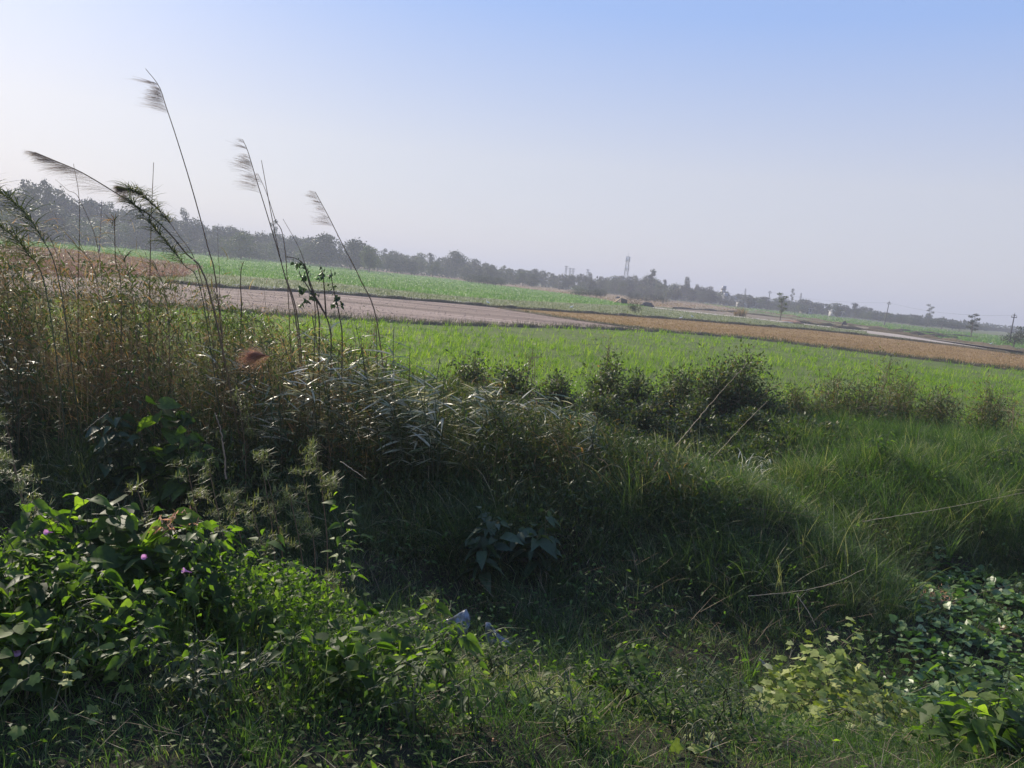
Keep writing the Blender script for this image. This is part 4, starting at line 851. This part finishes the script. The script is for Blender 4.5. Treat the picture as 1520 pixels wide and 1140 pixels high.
for q, (u_, v_, y_, w_, lb) in enumerate(((905, 548, 18.0, .75, 'dark bush at the left end of the row below the crop'), (950, 560, 17.5, .8, 'dark low bush just left of the tallest dark bush row'), (1010, 552, 18, .8, 'dark bush left beside the tall pointed bush'),
        (1070, 540, 18.3, 1.0, 'broad dark bush forming the left shoulder of the pointed bush'), (1112, 528, 18.2, .9, 'tallest pointed dark bush standing against the crop'), (1150, 600, 17.5, .8, 'low dark bush at the right foot of the pointed bush'),
        (1090, 645, 15.5, 1.1, 'dense low bush in front of the pointed bush, crossed by a dry stick'), (1010, 640, 15.2, .8, 'low bush where the long straw stick starts'), (1160, 660, 15.0, .9, 'dark bush hanging over the hollow'), (700, 532, 17, .7, 'small dark bush showing above the pale canes'), (760, 548, 17, .7, 'dark bush right of the small one above the pale canes'), (830, 562, 17, .6, 'low dark bush right above the crest canes'),
        (890, 590, 16.2, .8, 'ragged dark bush filling the left end of the hollow behind the bank'), (960, 600, 16.0, .9, 'ragged dark bush in the hollow left of the long straw stalk'), (1035, 600, 16.3, .9, 'ragged dark bush behind the middle of the long straw stalk'), (1120, 612, 16.2, .9, 'dark bush between the two leaning stalks and the pointed bush'),
        (1185, 622, 16.0, .9, 'dark bush at the right end of the hollow behind the bank'), (1140, 655, 14.6, .8, 'lowest dark bush right of the shorter pale stalk'), (1225, 640, 15.6, .7, 'dark bush tucked under the olive bushes'), (1060, 665, 14.4, .7, 'low dark bush at the foot of the shorter pale stalk'), (975, 655, 14.6, .6, 'low dark bush left of the foot of the long straw stalk'))):
    bush_px(u_, v_, y_, w_, lb, group='dark bushes below the crop', seed=q+1, **dk)
ol = dict(leafT=LAN, lsz=.1, nst=50, nlf=20, mat='bushleaf', sprigs=9, dry=.22, jit=.2)
for q, (u_, v_, y_, w_, lb) in enumerate(((1190, 590, 18.5, .6, 'loose brownish bush right of the pointed bush'), (1240, 572, 18.5, .85, 'wide feathery olive bush in the middle of the right row'), (1290, 582, 18.2, .8, 'feathery olive bush right of the wide one'), (1345, 580, 18.3, .85, 'olive bush with upright sprigs below the sprig in the crop'),
        (1395, 592, 18.4, .7, 'olive bush at the right end of the long row'), (1475, 590, 18.6, .6, 'separate olive bush near the right edge'), (1322, 540, 19.5, .22, 'single leafy sprig rising into the crop'))):
    bush_px(u_, v_-(10 if q < 6 else 0), y_, w_, lb, group='olive bushes below the crop', seed=q+30, name='olive_bush', **(ol if q != 6 else dict(ol, nst=5, sprigs=5)))
for q, (u_, v_, y_, w_, lb) in enumerate(((905, 512, 20, .15, 'thin weed sprig standing in the near edge of the crop'), (790, 522, 18, .3, 'wispy weed above the crest of the bank'), (560, 480, 13, .2, 'weedy sprig right of the sapling'), (1510, 590, 17, .5, 'pale grassy bush at the right edge'))):
    bush_px(u_, v_, y_, w_, lb, group='weeds before the crop', seed=q+50, name='tall_weed', catn='weed', **dict(ol, nst=7, nlf=9, lsz=.08, sprigs=5))

# ------------------------------------------------------------------ broad-leaved bushes in the lower left
FL = {1: (73, 790, 4.3), 5: (278, 848, 4.2), 4: (216, 827, 4.3), 8: (22, 968, 3.6)}
def broad(u, vtop, y, w, label, nst=9, lsz=.115, nper=9, seed=0, flowers=0, group='broad-leaved bushes on the near slope', mat='broad', T=OV, hmin=.3, grow=.78):
    nper = int(nper*1.45); lsz *= 1.12 if 100 <= seed < 107 else 1; T = HEART if seed % 5 == 3 and mat == 'broad' else T; r = np.random.default_rng(seed); tp = atd(float(u), float(vtop), y); b = onground(tp[0], y); h = max(tp[2]-b[2], hmin)
    t = thing('broadleaf_bush' if seed < 400 else 'low_weed', label, 'bush' if seed < 400 else 'weed', tuple(b), group); g, P, D, U, Sz = [], [], [], [], []
    for s_ in range(nst):
        a = r.uniform(0, 2*pi); q = r.random()**.5*w; hh = h*(r.uniform(.5, .97) if s_ else 1.0); q = q if s_ else .05
        e = b + np.array([q*cos(a) - .05, q*sin(a)*.8, hh]); pa = smooth_path([b + r.normal(0, .05, 3)*[1, 1, 0], b*(1-.5)+e*.5 + r.normal(0, .06, 3), e], 14); g.append(tube(pa, .0065, .0025, 5, r.random()*.6))
        for k_ in range(nper):
            j = int(r.uniform(.3, 1)**.8*13) if k_ > 3 else 13 - k_ // 2; aa = k_*2.4 + r.uniform(-.4, .4); d = np.array([cos(aa), sin(aa), r.uniform(.2, .8)])
            pl = r.uniform(.03, .09); st_ = pa[j]; en = st_ + norm(d)*pl; g.append(tube(np.array([st_, (st_+en)/2+[0, 0, .006], en]), .0018, .0012, 3, .1))
            P.append(en); D.append(norm(d*[1, 1, 0]) + [0, 0, r.uniform(-.75, .25)]); U.append([r.normal(0, .45), r.normal(0, .45), 1]); Sz.append(lsz*1.15*r.uniform(.4, 1.2)**1.0*(1 if k_ > 3 else .8))
    P = np.array(P); n = len(P)
    part('stems', cat(g), M['stem_green'], t)
    part('foliage', inst(T, P, np.array(D), np.array(U), np.array(Sz), np.clip(r.beta(2, 2.4, n), 0, .97 if r.random() < .7 else 1)), M[mat], t)
    if seed-100 in FL: part('flower', flower_geo(atd(*map(float, FL[seed-100])), r), M['petal'], t)
    return t
def flower_geo(c, r):
    d = norm(np.array([r.normal(), -abs(r.normal()), .3])); n = 8; u_ = norm(np.cross(d, [0, 0, 1])); w_ = np.cross(d, u_); V, Q = [], []
    for i, (l, rad) in enumerate(((-.028, .002), (0, .004), (.015, .009), (.026, .016))):
        for j in range(n): a = j*2*pi/n; V.append(np.array(c) + d*l + (u_*cos(a)+w_*sin(a))*rad*(1+.12*(j % 2)*(i == 3)))
    for i in range(3):
        for j in range(n): Q.append([i*n+j, i*n+(j+1) % n, (i+1)*n+(j+1) % n, (i+1)*n+j])
    return np.array(V), np.array(Q), r.uniform(0, 1, len(V))
BL = [(20, 790, 4.3, .5, 'leafy bush at the left edge of the near slope', 12, .12, 10, 1), (75, 772, 4.5, .45, 'broad-leaved bush with a pink flower near the left edge', 11, .12, 10, 1), (125, 745, 4.6, .35, 'tallest bright sprig of broad leaves at the upper left of the near bushes', 6, .13, 9, 0),
      (190, 760, 4.6, .4, 'broad-leaved bush right of the tallest bright sprig', 10, .13, 9, 1), (255, 765, 4.7, .4, 'bush of arching broad leaves beside the rusty dead leaf cluster', 10, .12, 10, 1), (310, 780, 4.6, .45, 'bright leafy bush right of the rusty dead leaf cluster', 12, .11, 10, 1),
      (60, 850, 4.0, .5, 'bright broad-leaved bush low at the left edge', 12, .12, 10, 0), (170, 850, 4.1, .5, 'broad-leaved bush in the middle of the lower left thicket', 12, .11, 10, 0), (30, 930, 3.7, .45, 'low leafy bush beneath the left edge bushes', 11, .1, 9, 1),
      (130, 950, 3.7, .4, 'low leafy bush with pale fallen leaves in front', 9, .09, 9, 0), (330, 840, 4.7, .4, 'leafy bush above the dark gap of the near slope', 9, .09, 9, 0), (400, 800, 5.0, .4, 'bush of finer leaves at the right shoulder of the thicket', 10, .085, 10, 0),
      (450, 850, 5.0, .45, 'dense bush sloping down to the hollow', 11, .075, 11, 0), (500, 900, 5.0, .4, 'bush with pale lobed leaves near the dark hollow', 10, .08, 10, 0), (240, 1010, 3.75, .25, 'young broad-leaved sprig low in front of the dark gap', 5, .08, 7, 0),
      (400, 955, 4.3, .22, 'bright sprig above the bare curved branch', 5, .09, 7, 0), (515, 742, 5.3, .12, 'tall bright sprig leaning right against the dark bank', 3, .085, 12, 0), (440, 1020, 3.9, .15, 'small bright sprig under the bare curved branch', 4, .07, 6, 0),
      (540, 1030, 3.9, .22, 'broad-leaved plant right of the bare curved branch', 6, .095, 7, 0), (640, 1005, 4.3, .32, 'broad-leaved plant below the white plastic scraps', 9, .095, 9, 0), (650, 890, 6.0, .25, 'bright drooping leaf tuft left of the white plastic scrap', 6, .12, 8, 0), (636, 935, 5.6, .16, 'bright green leaf tuft just below left of the plastic scrap', 4, .11, 6, 0),
      (700, 1060, 3.7, .2, 'small leafy plant at the bottom right of the plastic scraps', 5, .06, 8, 0), (1480, 1040, 4.6, .4, 'broad-leaved plant at the lower right corner', 9, .12, 9, 0), (1440, 1075, 4.3, .22, 'rounded bright leaves left of the corner plant', 6, .12, 6, 0), (1500, 990, 5.2, .35, 'leafy plant above the one in the lower right corner', 8, .1, 9, 0)]
for q, (u_, v_, y_, w_, lb, ns, lz, npz, fl) in enumerate(BL):
    broad(u_, v_, y_, w_, lb, ns, lz, npz, q+100, fl)
for q, (u_, v_, y_, w_, lb, ns, lz, npz, mt) in enumerate(((560, 935, 5.0, .4, 'fine-leaved weed mass spreading right from the thicket', 14, .05, 14, 'broad'), (600, 985, 4.7, .35, 'low dull weed left of the plant below the plastic scraps', 11, .05, 13, 'broad'), (740, 985, 4.9, .3, 'dull low weed below the bluish scrap', 10, .045, 13, 'broad'),
        (930, 1035, 4.5, .3, 'rounded dull weed in the bottom middle', 12, .04, 14, 'broad'), (990, 1075, 4.1, .25, 'small dull weed right of the rounded one', 9, .04, 12, 'broad'), (860, 1085, 3.8, .2, 'small leafy weed at the bottom edge', 8, .045, 10, 'broad'), (600, 1095, 3.7, .25, 'leafy weed at the bottom edge under the thicket', 9, .05, 11, 'broad'), (1080, 1090, 4.2, .25, 'reddish-tipped low weed left of the pale heap', 9, .035, 12, 'bushleaf'),
        (320, 1080, 3.6, .3, 'low weed in the shade at the foot of the thicket', 10, .05, 11, 'bushleaf'), (1050, 985, 5.8, .3, 'short weed on the shaded hollow floor left of the pale stub', 8, .045, 12, 'bushleaf'), (1400, 690, 13.5, .5, 'weed standing in the middle of the right bank', 12, .08, 12, 'bushleaf'), (1500, 650, 14.0, .5, 'weed at the right edge of the right bank', 12, .08, 12, 'bushleaf'), (1260, 700, 13.0, .4, 'weed where the right bank begins', 10, .08, 12, 'bushleaf'))):
    broad(u_, v_, y_, w_, lb, ns, lz, npz, q+400, 0, group='low dull weeds', mat=mt, T=OVS)
# big-leaved plants on the bank; shade painted as darker leaves on the first few
for q, (u_, v_, y_, lb) in enumerate(((725, 760, 8.5, 'shaded plant with large hanging pointed leaves on the dark bank'), (810, 760, 8.7, 'second shaded plant with large hanging leaves, right of the first'), (185, 610, 9.0, 'large-leaved plant in the shade of the reed bed'), (240, 600, 9.1, 'brighter large-leaved plant beside the one in the reed shade'), (290, 640, 8.9, 'small large-leaved plant right of the brighter one'), (1320, 640, 13.5, 'leafy plant in the grass of the right bank'))):
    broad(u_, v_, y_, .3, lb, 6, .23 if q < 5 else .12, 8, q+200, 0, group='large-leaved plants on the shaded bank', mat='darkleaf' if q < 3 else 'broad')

# lobed creeper heaped up on the right
def lobed(u, v, y, w, h, n, label, seed, sz=.07):
    r = np.random.default_rng(seed); tp = atd(float(u), float(v), y); b = onground(tp[0], y); t = thing('lobed_creeper', label, 'creeper', tuple(b), 'pale lobed-leaf creepers')
    a = r.uniform(0, 2*pi, n); q = r.random(n)**.5; k_ = 1 + .25*np.sin(3*a+seed) + .15*np.sin(7*a)
    P = np.stack([b[0] + w*q*k_*np.cos(a), b[1] + w*.8*q*k_*np.sin(a), np.zeros(n)], -1); P[:, 2] = hgt(P[:, 0], P[:, 1]) + h*(1-q**2)*r.uniform(.35, 1.0, n)*(1+.3*np.sin(P[:, 0]*14)*np.sin(P[:, 1]*11)) + .03
    D = np.stack([np.cos(a)+r.normal(0, .7, n), np.sin(a)+r.normal(0, .7, n), r.normal(-.15, .3, n)], -1)
    g = []
    for s_ in range(14):
        i = r.integers(0, n); e = P[i]; f_ = b + np.array([r.normal(0, .1), r.normal(0, .1), 0]); g.append(tube(smooth_path([f_, (f_+e)/2 + [0, 0, .12], e], 10), .004, .002, 4, r.random()))
    part('stems', cat(g), M['stem_green'], t); part('foliage', inst(LOBE, P, D, np.stack([.1+r.normal(0, .4, n), -.15+r.normal(0, .4, n), np.ones(n)], -1), r.uniform(.55, 1.2, n)*sz, np.clip(r.beta(2.2, 2, n), 0, 1)), M['lobed'], t); return t
lobed(1215, 1010, 5.9, .5, .78, 560, 'heap of pale lobed leaves in front of the dark ditch', 1)
lobed(1165, 1060, 5.6, .35, .3, 160, 'trailing left arm of the pale lobed heap', 2)
lobed(1250, 1090, 5.2, .35, .25, 150, 'low lobed leaves in front of the pale heap', 3, .06)
lobed(1300, 1045, 6.0, .3, .3, 90, 'lobed leaves at the right foot of the pale heap', 4)
lobed(810, 1060, 4.1, .2, .18, 34, 'few pale lobed leaves in the bottom grass left of the middle', 5, .06)
lobed(880, 1030, 4.6, .12, .12, 14, 'small patch of pale lobed leaves in the bottom middle', 6, .06)
lobed(1025, 1110, 3.8, .14, .08, 9, 'scattered lobed leaves at the bottom edge', 7, .07)
lobed(500, 945, 5.0, .28, .3, 46, 'pale lobed leaves on the bush slope above the curved branch', 8, .07)
lobed(700, 950, 5.6, .3, .22, 60, 'pale lobed leaves beside the plastic scraps', 9, .07)
lobed(340, 885, 4.6, .3, .3, 30, 'pale lobed leaves in the middle of the left thicket', 10, .07)
lobed(60, 1020, 3.5, .4, .3, 60, 'pale lobed leaves at the bottom left', 11, .06)

# ------------------------------------------------------------------ feathery olive weeds
def feathery(u, v, y, R_, n, label, seed):
    r = np.random.default_rng(seed); c = atd(float(u), float(v), y); b = onground(c[0]+.15, y+.1); t = thing('feathery_weed', label, 'weed', tuple(b), 'feathery olive weeds'); g, P0, A, T_ = [], [], [], []
    top = c + [0, 0, R_*.2]; main = smooth_path([b, (b+top)/2 + [.06, 0, 0], top], 12); g.append(tube(main, .006, .003, 5, .5))
    for s_ in range(9):
        d = norm(r.normal(size=3)*[1, .8, .7] + [-.2, 0, .25]); j = r.integers(7, 12); e = main[j] + d*R_*r.uniform(.6, 1.15); tw = smooth_path([main[j], (main[j]+e)/2 + [0, 0, .03], e], 8); g.append(tube(tw, .003, .0015, 3, .4))
        m = n//9; jj = r.uniform(1.5, 7, m).astype(int); P0.append(tw[jj] + r.normal(0, .014, (m, 3)))
    P0 = np.concatenate(P0); m = len(P0)
    part('stems', cat(g), M['stem_dry'], t); part('foliage', blades(P0, r.uniform(.03, .085, m), .007, r.uniform(0, 2*pi, m), r.uniform(.1, 1.7, m), r.uniform(-.3, .6, m), 2, np.clip(r.beta(2, 2, m), 0, 1)), M['olive'], t)
FE = [(278, 700, 6.3, .16, 'left end of the feathery row above the bright leaves'), (312, 708, 6.3, .12, 'small one right of the left end'), (340, 730, 6.1, .13, 'hanging over the bright bush'), (388, 690, 6.4, .12, 'beside the slim pale stick'), (400, 725, 6.3, .14, 'lower one beside the slim pale stick'),
      (470, 680, 6.6, .24, 'densest and largest of them against the dark bank'), (450, 715, 6.5, .2, 'under the largest one'), (430, 740, 6.2, .15, 'lowest in the middle'), (20, 700, 5.9, .24, 'at the left edge above the near bushes'), (10, 640, 6.3, .2, 'topmost at the left edge'),
      (205, 735, 5.6, .1, 'thin one above the tall bright sprig'), (50, 750, 5.2, .1, 'thin one left of the tall bright sprig'), (375, 765, 5.9, .14, 'just above the right shoulder of the thicket'), (640, 900, 6.4, .12, 'left of the plastic scrap'), (490, 860, 5.4, .16, 'on the slope to the dark hollow'), (350, 580, 9.2, .2, 'high in the reed bed below the rusty plume')]
for q, (u_, v_, y_, R_, lb) in enumerate(FE): feathery(u_, v_, y_, R_, int(2800*R_**1.2), 'feathery olive weed ' + lb, q+300)
# fine-leaved dense growth filling the near thicket
P = scatter(42000, -3.4, .3, 3.5, 6.3, lambda x, y: ss(3.3, 4.2, y + .5*x*0)*ss(.15, -.9, x)*(.4+.7*wob(x, y, 3.4, 2))); n = len(P)
top_ = .62*ss(.2, -1.4, P[:, 0])*ss(3.3, 4.2, P[:, 1])*(.7+.35*wob(P[:, 0], P[:, 1], 3, 3)); P[:, 2] += rng.random(n)**.7*top_ + .03
tag(part('thicket_herbs', inst(OVS, P, rng.normal(size=(n, 3)), np.array([0, 0, 1]) + rng.normal(0, .6, (n, 3)), rng.uniform(.018, .055, n), rng.beta(2, 3, n)), M['broad']), kind='stuff')
P2 = P[rng.integers(0, n, 9000)].copy(); P2[:, 2] = hgt(P2[:, 0], P2[:, 1]); m = len(P2)
tp2 = .75*ss(.4, -1.2, P2[:, 0])
tag(part('thicket_grass', blades(P2, rng.uniform(.08, .42, m)*(.3+tp2), .005, rng.uniform(0, 6.28, m), rng.uniform(.05, .5, m), rng.uniform(.1, 1.2, m), 4, np.clip(rng.beta(2, 2.6, m)+.05, 0, 1)), M['grass_near']), kind='stuff')

# ------------------------------------------------------------------ sticks, branches, long dry stalks
def stick(ctrl, label, r0, r1, mat='stem_dry', rnd=.7, name='dry_stalk', catn='stalk', kids=()):
    r0 *= .72; r1 *= .6; pts = [atd(float(u), float(v), y) for u, v, y in ctrl]; pa = smooth_path(pts, 22)
    pa[:, 2] = np.maximum(pa[:, 2], hgt(pa[:, 0], pa[:, 1]) + .01); pa += rng.normal(0, r0*.5, pa.shape)
    g = [tube(pa, r0, r1, 6, rnd)]
    for c in kids: g.append(tube(smooth_path([atd(float(u), float(v), y) for u, v, y in c], 12), r0*.6, r1*.6, 5, rnd))
    o = part(name, cat(g), M[mat], origin=tuple(pa[0])); return tag(o, label, catn)
stick([(998, 668, 13.2), (1050, 605, 13.6), (1108, 540, 14.0)], 'long straw-coloured stalk leaning right across the dark bushes', .012, .006, rnd=.75)
stick([(1058, 680, 12.9), (1100, 635, 13.0), (1139, 595, 13.2)], 'pale stalk leaning right, below the long straw-coloured one', .008, .005, rnd=.95)
stick([(1280, 774, 10.6), (1350, 763, 10.9), (1440, 747, 11.3), (1530, 729, 11.6)], 'long thin pale stalk stretching to the right edge over the ditch', .006, .004, rnd=1)
stick([(1040, 750, 9.9), (1140, 757, 9.8), (1210, 768, 9.6)], 'dark thin stalk lying on the lit shoulder of the bank', .006, .004, rnd=.1)
stick([(1110, 885, 8.2), (1180, 878, 8.2), (1235, 866, 8.3), (1284, 844, 8.5)], 'curved pale stalk lying across the end of the bank', .0055, .0035, rnd=1)
stick([(1183, 884, 7.9), (1198, 905, 7.8), (1210, 927, 7.7)], 'short straight dry stalk below the curved pale stalk', .007, .005, rnd=.95)
stick([(336, 712, 8.0), (330, 650, 8.2), (319, 612, 8.4)], 'slim grey stick standing in the shade of the reed bed', .013, .008, rnd=.55)
stick([(125, 640, 8.4), (143, 625, 8.4), (162, 611, 8.5)], 'short pale curved stick in the reed bed shade', .006, .004, rnd=1)
stick([(505, 685, 7.6), (525, 698, 7.5), (543, 711, 7.4)], 'short pale stick right of the largest feathery weed', .006, .004, rnd=1)
stick([(870, 900, 8.4), (892, 855, 8.7), (914, 822, 9.0)], 'thin dry stalk standing on the dark bank', .004, .003, rnd=.5)
stick([(890, 830, 8.9), (915, 870, 8.6), (942, 905, 8.3)], 'thin dry stalk crossing the standing one on the dark bank', .004, .003, rnd=.4)
stick([(915, 965, 7.2), (940, 952, 7.2), (975, 945, 7.3)], 'thin curved stalk on the shaded hollow floor', .004, .003, rnd=.7)
stick([(930, 760, 9.6), (945, 743, 9.7), (965, 722, 9.9)], 'tawny broken stalk on the lit edge of the bank', .007, .004, rnd=.6)
stick([(1360, 900, 9.2), (1420, 890, 9.3), (1500, 868, 9.6)], 'bent brown stalk across the creeper leaves', .006, .004, rnd=.3)
stick([(1318, 1042, 6.0), (1350, 1030, 6.1), (1385, 1015, 6.2)], 'thin straw stalk right of the pale lobed heap', .004, .003, rnd=.8)
stick([(405, 1000, 4.15), (422, 1022, 4.1), (450, 1052, 4.05), (478, 1078, 4.0), (505, 1100, 3.95)], 'dead grey branch lying under the near bushes with a curved side branch', .010, .005, 'palebark', .5, 'dead_branch', 'branch', kids=[[(418, 1021, 4.1), (450, 1018, 4.1), (478, 1020, 4.1), (500, 1035, 4.05), (520, 1062, 4.0)]])
stick([(248, 1120, 3.75), (243, 1060, 3.85), (246, 1000, 3.95), (255, 950, 4.1)], 'upright grey branch in the dark gap of the left thicket', .008, .004, 'palebark', .5, 'dead_branch', 'branch', kids=[[(243, 1060, 3.85), (232, 1030, 3.9), (236, 990, 3.95)]])
stick([(120, 1075, 3.6), (132, 1030, 3.7), (150, 980, 3.8)], 'pale branch piece slanting in the lower left bushes', .007, .004, 'palebark', .5, 'dead_branch', 'branch')
stick([(1128, 980, 6.2), (1138, 990, 6.15), (1146, 1000, 6.1)], 'short pale broken stub left of the pale lobed heap', .013, .011, 'palebark', .5, 'broken_stub', 'branch')
for q, (u_, v_, y_, l_) in enumerate(((1104, 690, 13.0, .38), (1115, 700, 12.9, .33), (1126, 705, 12.8, .3), (1135, 690, 13.0, .3))):
    tp = atd(float(u_), float(v_), y_); n = 9; P = np.tile(tp, (n, 1)) + rng.normal(0, .05, (n, 3))
    o = part('dry_leaf_blades', blades(P, l_, .018, rng.uniform(0, 6.28, n), rng.uniform(.2, .8, n), rng.uniform(1.2, 2.4, n), 6, rng.uniform(.7, 1, n)), M['silver'], origin=tuple(tp)); tag(o, ['bleached drooping blades at the upper left of the pale tuft above the bank', 'bleached drooping blades in the middle of the pale tuft above the bank', 'lowest bleached blades of the pale tuft above the bank', 'bleached blades at the right of the pale tuft above the bank'][q], 'dry grass')
# bright fresh shoots
for q, (u_, v_, y_, h_, n_, lb) in enumerate(((1125, 925, 6.9, .38, 14, 'single bright cane shoot left of the pale lobed heap'), (1178, 850, 8.3, .35, 22, 'bright grass shoots near the end of the bank'), (793, 720, 9.6, .45, 12, 'bright upright blades on the dark bank'), (862, 560, 11.5, .8, 26, 'tuft of tall light green blades before the dark bushes'), (690, 660, 10.2, .4, 14, 'light green blades below the pale canes'), (870, 1075, 3.8, .2, 60, 'bright grass tuft at the bottom middle'), (900, 1040, 4.2, .2, 70, 'darker grass mound at the bottom middle'), (1420, 760, 11.0, .4, 22, 'drooping light grass tuft by the long pale stalk'), (940, 735, 9.8, .4, 40, 'thin tawny grass tuft on the lit edge of the bank'), (985, 690, 12.3, .35, 110, 'straw-coloured grass tuft at the foot of the long straw stalk'))):
    tp = atd(float(u_), float(v_), y_); b = onground(tp[0], y_); P = np.tile(b, (n_, 1)) + rng.normal(0, .02 + (.04 if n_ > 50 else 0), (n_, 3))*[1, 1, 0]
    o = part('grass_tuft', blades(P, rng.uniform(.5, 1, n_)*max(h_, tp[2]-b[2]), .012 if y_ > 5 else .005, rng.uniform(0, 6.28, n_), rng.uniform(.02, .3, n_), rng.uniform(.2, 1.3, n_), 5, rng.uniform(.4, .75, n_) if q not in (8, 9) else rng.uniform(.85, 1, n_)), M['grass_near'], origin=tuple(b)); tag(o, lb, 'grass tuft')

# dead leaf clusters
for q, (u_, v_, y_, R_, n_, lb) in enumerate(((1390, 888, 9.3, .24, 240, 'heap of brown dead creeper in the green channel'), (1345, 880, 9.6, .1, 30, 'reddish dead leaves beside the heap of brown creeper'), (1490, 932, 8.4, .07, 14, 'small rusty dead leaf cluster in the creeper near the right edge'), (272, 770, 4.7, .09, 90, 'rusty dead leaf cluster hanging among the bright leaves'), (240, 785, 4.6, .06, 40, 'second smaller rusty dead leaf cluster'), (735, 1112, 3.6, .02, 3, 'single orange dead leaf in the bottom grass'))):
    c = atd(float(u_), float(v_), y_); P = c + rng.normal(0, R_*.5, (n_, 3))*[1, .7, .45]; P[:, 2] = np.maximum(P[:, 2], hgt(P[:, 0], P[:, 1])+.02)
    o = part('dead_leaves', inst(LAN, P, rng.normal(size=(n_, 3)), rng.normal(size=(n_, 3)), rng.uniform(.02, .06, n_), rng.uniform(.2, 1, n_)), M['redplume'], origin=tuple(c)); tag(o, lb, 'dead leaves')

# ------------------------------------------------------------------ plastic scraps in the hollow
m_pl = bpy.data.materials.new('thin_white_plastic'); m_pl.use_nodes = True; nt_ = m_pl.node_tree; pp = nt_.nodes['Principled BSDF']; pp.inputs['Base Color'].default_value = (.24, .26, .3, 1); pp.inputs['Roughness'].default_value = .3
tr_ = nt_.nodes.new('ShaderNodeBsdfTranslucent'); tr_.inputs[0].default_value = (.2, .23, .27, 1); mx_ = nt_.nodes.new('ShaderNodeMixShader'); mx_.inputs[0].default_value = .35
nt_.links.new(pp.outputs[0], mx_.inputs[1]); nt_.links.new(tr_.outputs[0], mx_.inputs[2]); nt_.links.new(mx_.outputs[0], nt_.nodes['Material Output'].inputs[0])
_n = nt_.nodes.new('ShaderNodeTexNoise'); _n.inputs['Scale'].default_value = 14; _n.inputs['Detail'].default_value = 6
_t = nt_.nodes.new('ShaderNodeTexCoord'); nt_.links.new(_t.outputs['Object'], _n.inputs['Vector'])
_r = ramp(nt_, [(.38, (.12, .11, .09)), (.5, (.26, .28, .31)), (.65, (.36, .39, .44))], _n.outputs['Fac']); nt_.links.new(_r.outputs[0], pp.inputs['Base Color'])
def scrap(outl, y, label, seed, bulge=.06, lean=.55):
    """crumpled film: rings from its middle to a torn outline, a closed double skin"""
    r = np.random.default_rng(seed); O = np.array([(580 + a/6.33, 860 + b_/6.33) for a, b_ in outl], float)
    O = np.vstack([O, O[:1]]); k_ = 6*(len(O)-1); tt = np.linspace(0, len(O)-1, k_, endpoint=False)
    O = np.stack([np.interp(tt, np.arange(len(O)), O[:, i]) for i in (0, 1)], -1); c = O.mean(0); m = 9; V = []
    for i in range(m):
        f = i/(m-1)*.98 + .02
        uv = c + (O-c)*f; P = np.array([atd(float(a), float(b_), y) for a, b_ in uv]); ang = np.arange(k_)*2*pi/k_
        o = bulge*((1-f*f) + .4*f*np.sin(3*ang+seed) + .22*f*np.sin(7*ang+2*seed+f*4) + .1*np.sin(13*ang+f*9)) + r.normal(0, .002, k_)
        P[:, 1] += -o + lean*(P[:, 2]-P[:, 2].mean()); P[:, 2] += .2*o; V.append(P)
    V = np.concatenate(V); N_ = len(V); Q = []
    for i in range(m-1):
        for j in range(k_): q_ = [i*k_+j, i*k_+(j+1) % k_, (i+1)*k_+(j+1) % k_, (i+1)*k_+j]; Q += [q_, [N_+a for a in q_[::-1]]]
    for j in range(k_): a, b_ = (m-1)*k_+j, (m-1)*k_+(j+1) % k_; Q.append([a, b_, N_+b_, N_+a])
    V = np.concatenate([V, V + [0, .006, -.002]]); lo = V[:, 2].min(); gz = float(hgt(V[:, 0].mean(), y)); V[:, 2] += max(0, gz + .01 - lo) if lo < gz else 0
    o = part('plastic_scrap', (V, np.array(Q), None), m_pl, origin=tuple(V[:, :].mean(0))); tag(o, label, 'plastic scrap')
scrap([(510, 390), (600, 360), (705, 315), (745, 380), (745, 430), (710, 500), (680, 510), (660, 545), (630, 555), (600, 540), (570, 470), (525, 425)], 7.0, 'crumpled white plastic scrap lying in the dark hollow', 1, .05)
scrap([(420, 400), (500, 390), (550, 460), (600, 545), (520, 540), (450, 510)], 7.1, 'darker folded plastic scrap tucked behind the white one', 2, .03)
scrap([(890, 430), (930, 435), (990, 500), (1100, 570), (1140, 600), (1090, 625), (980, 625), (900, 600), (885, 500)], 7.0, 'dull bluish plastic scrap right of the white one', 3, .04)

# ------------------------------------------------------------------ haze
hz = bpy.data.materials.new('haze_air'); hz.use_nodes = True; hn = hz.node_tree; hn.nodes.clear()
ho = hn.nodes.new('ShaderNodeOutputMaterial'); hv = hn.nodes.new('ShaderNodeVolumePrincipled')
hv.inputs['Color'].default_value = (.6, .62, .73, 1); hv.inputs['Density'].default_value = .00105; hv.inputs['Anisotropy'].default_value = .15
hn.links.new(hv.outputs[0], ho.inputs['Volume'])
RX = float(max(abs(xs).max(), abs(ys).max())) + 30
V, Q, _ = box(-RX, RX, -RX, RX, -1.6, 42.0)
h_ = part('haze', (V, Q, None), hz, smooth=False); tag(h_, kind='stuff')
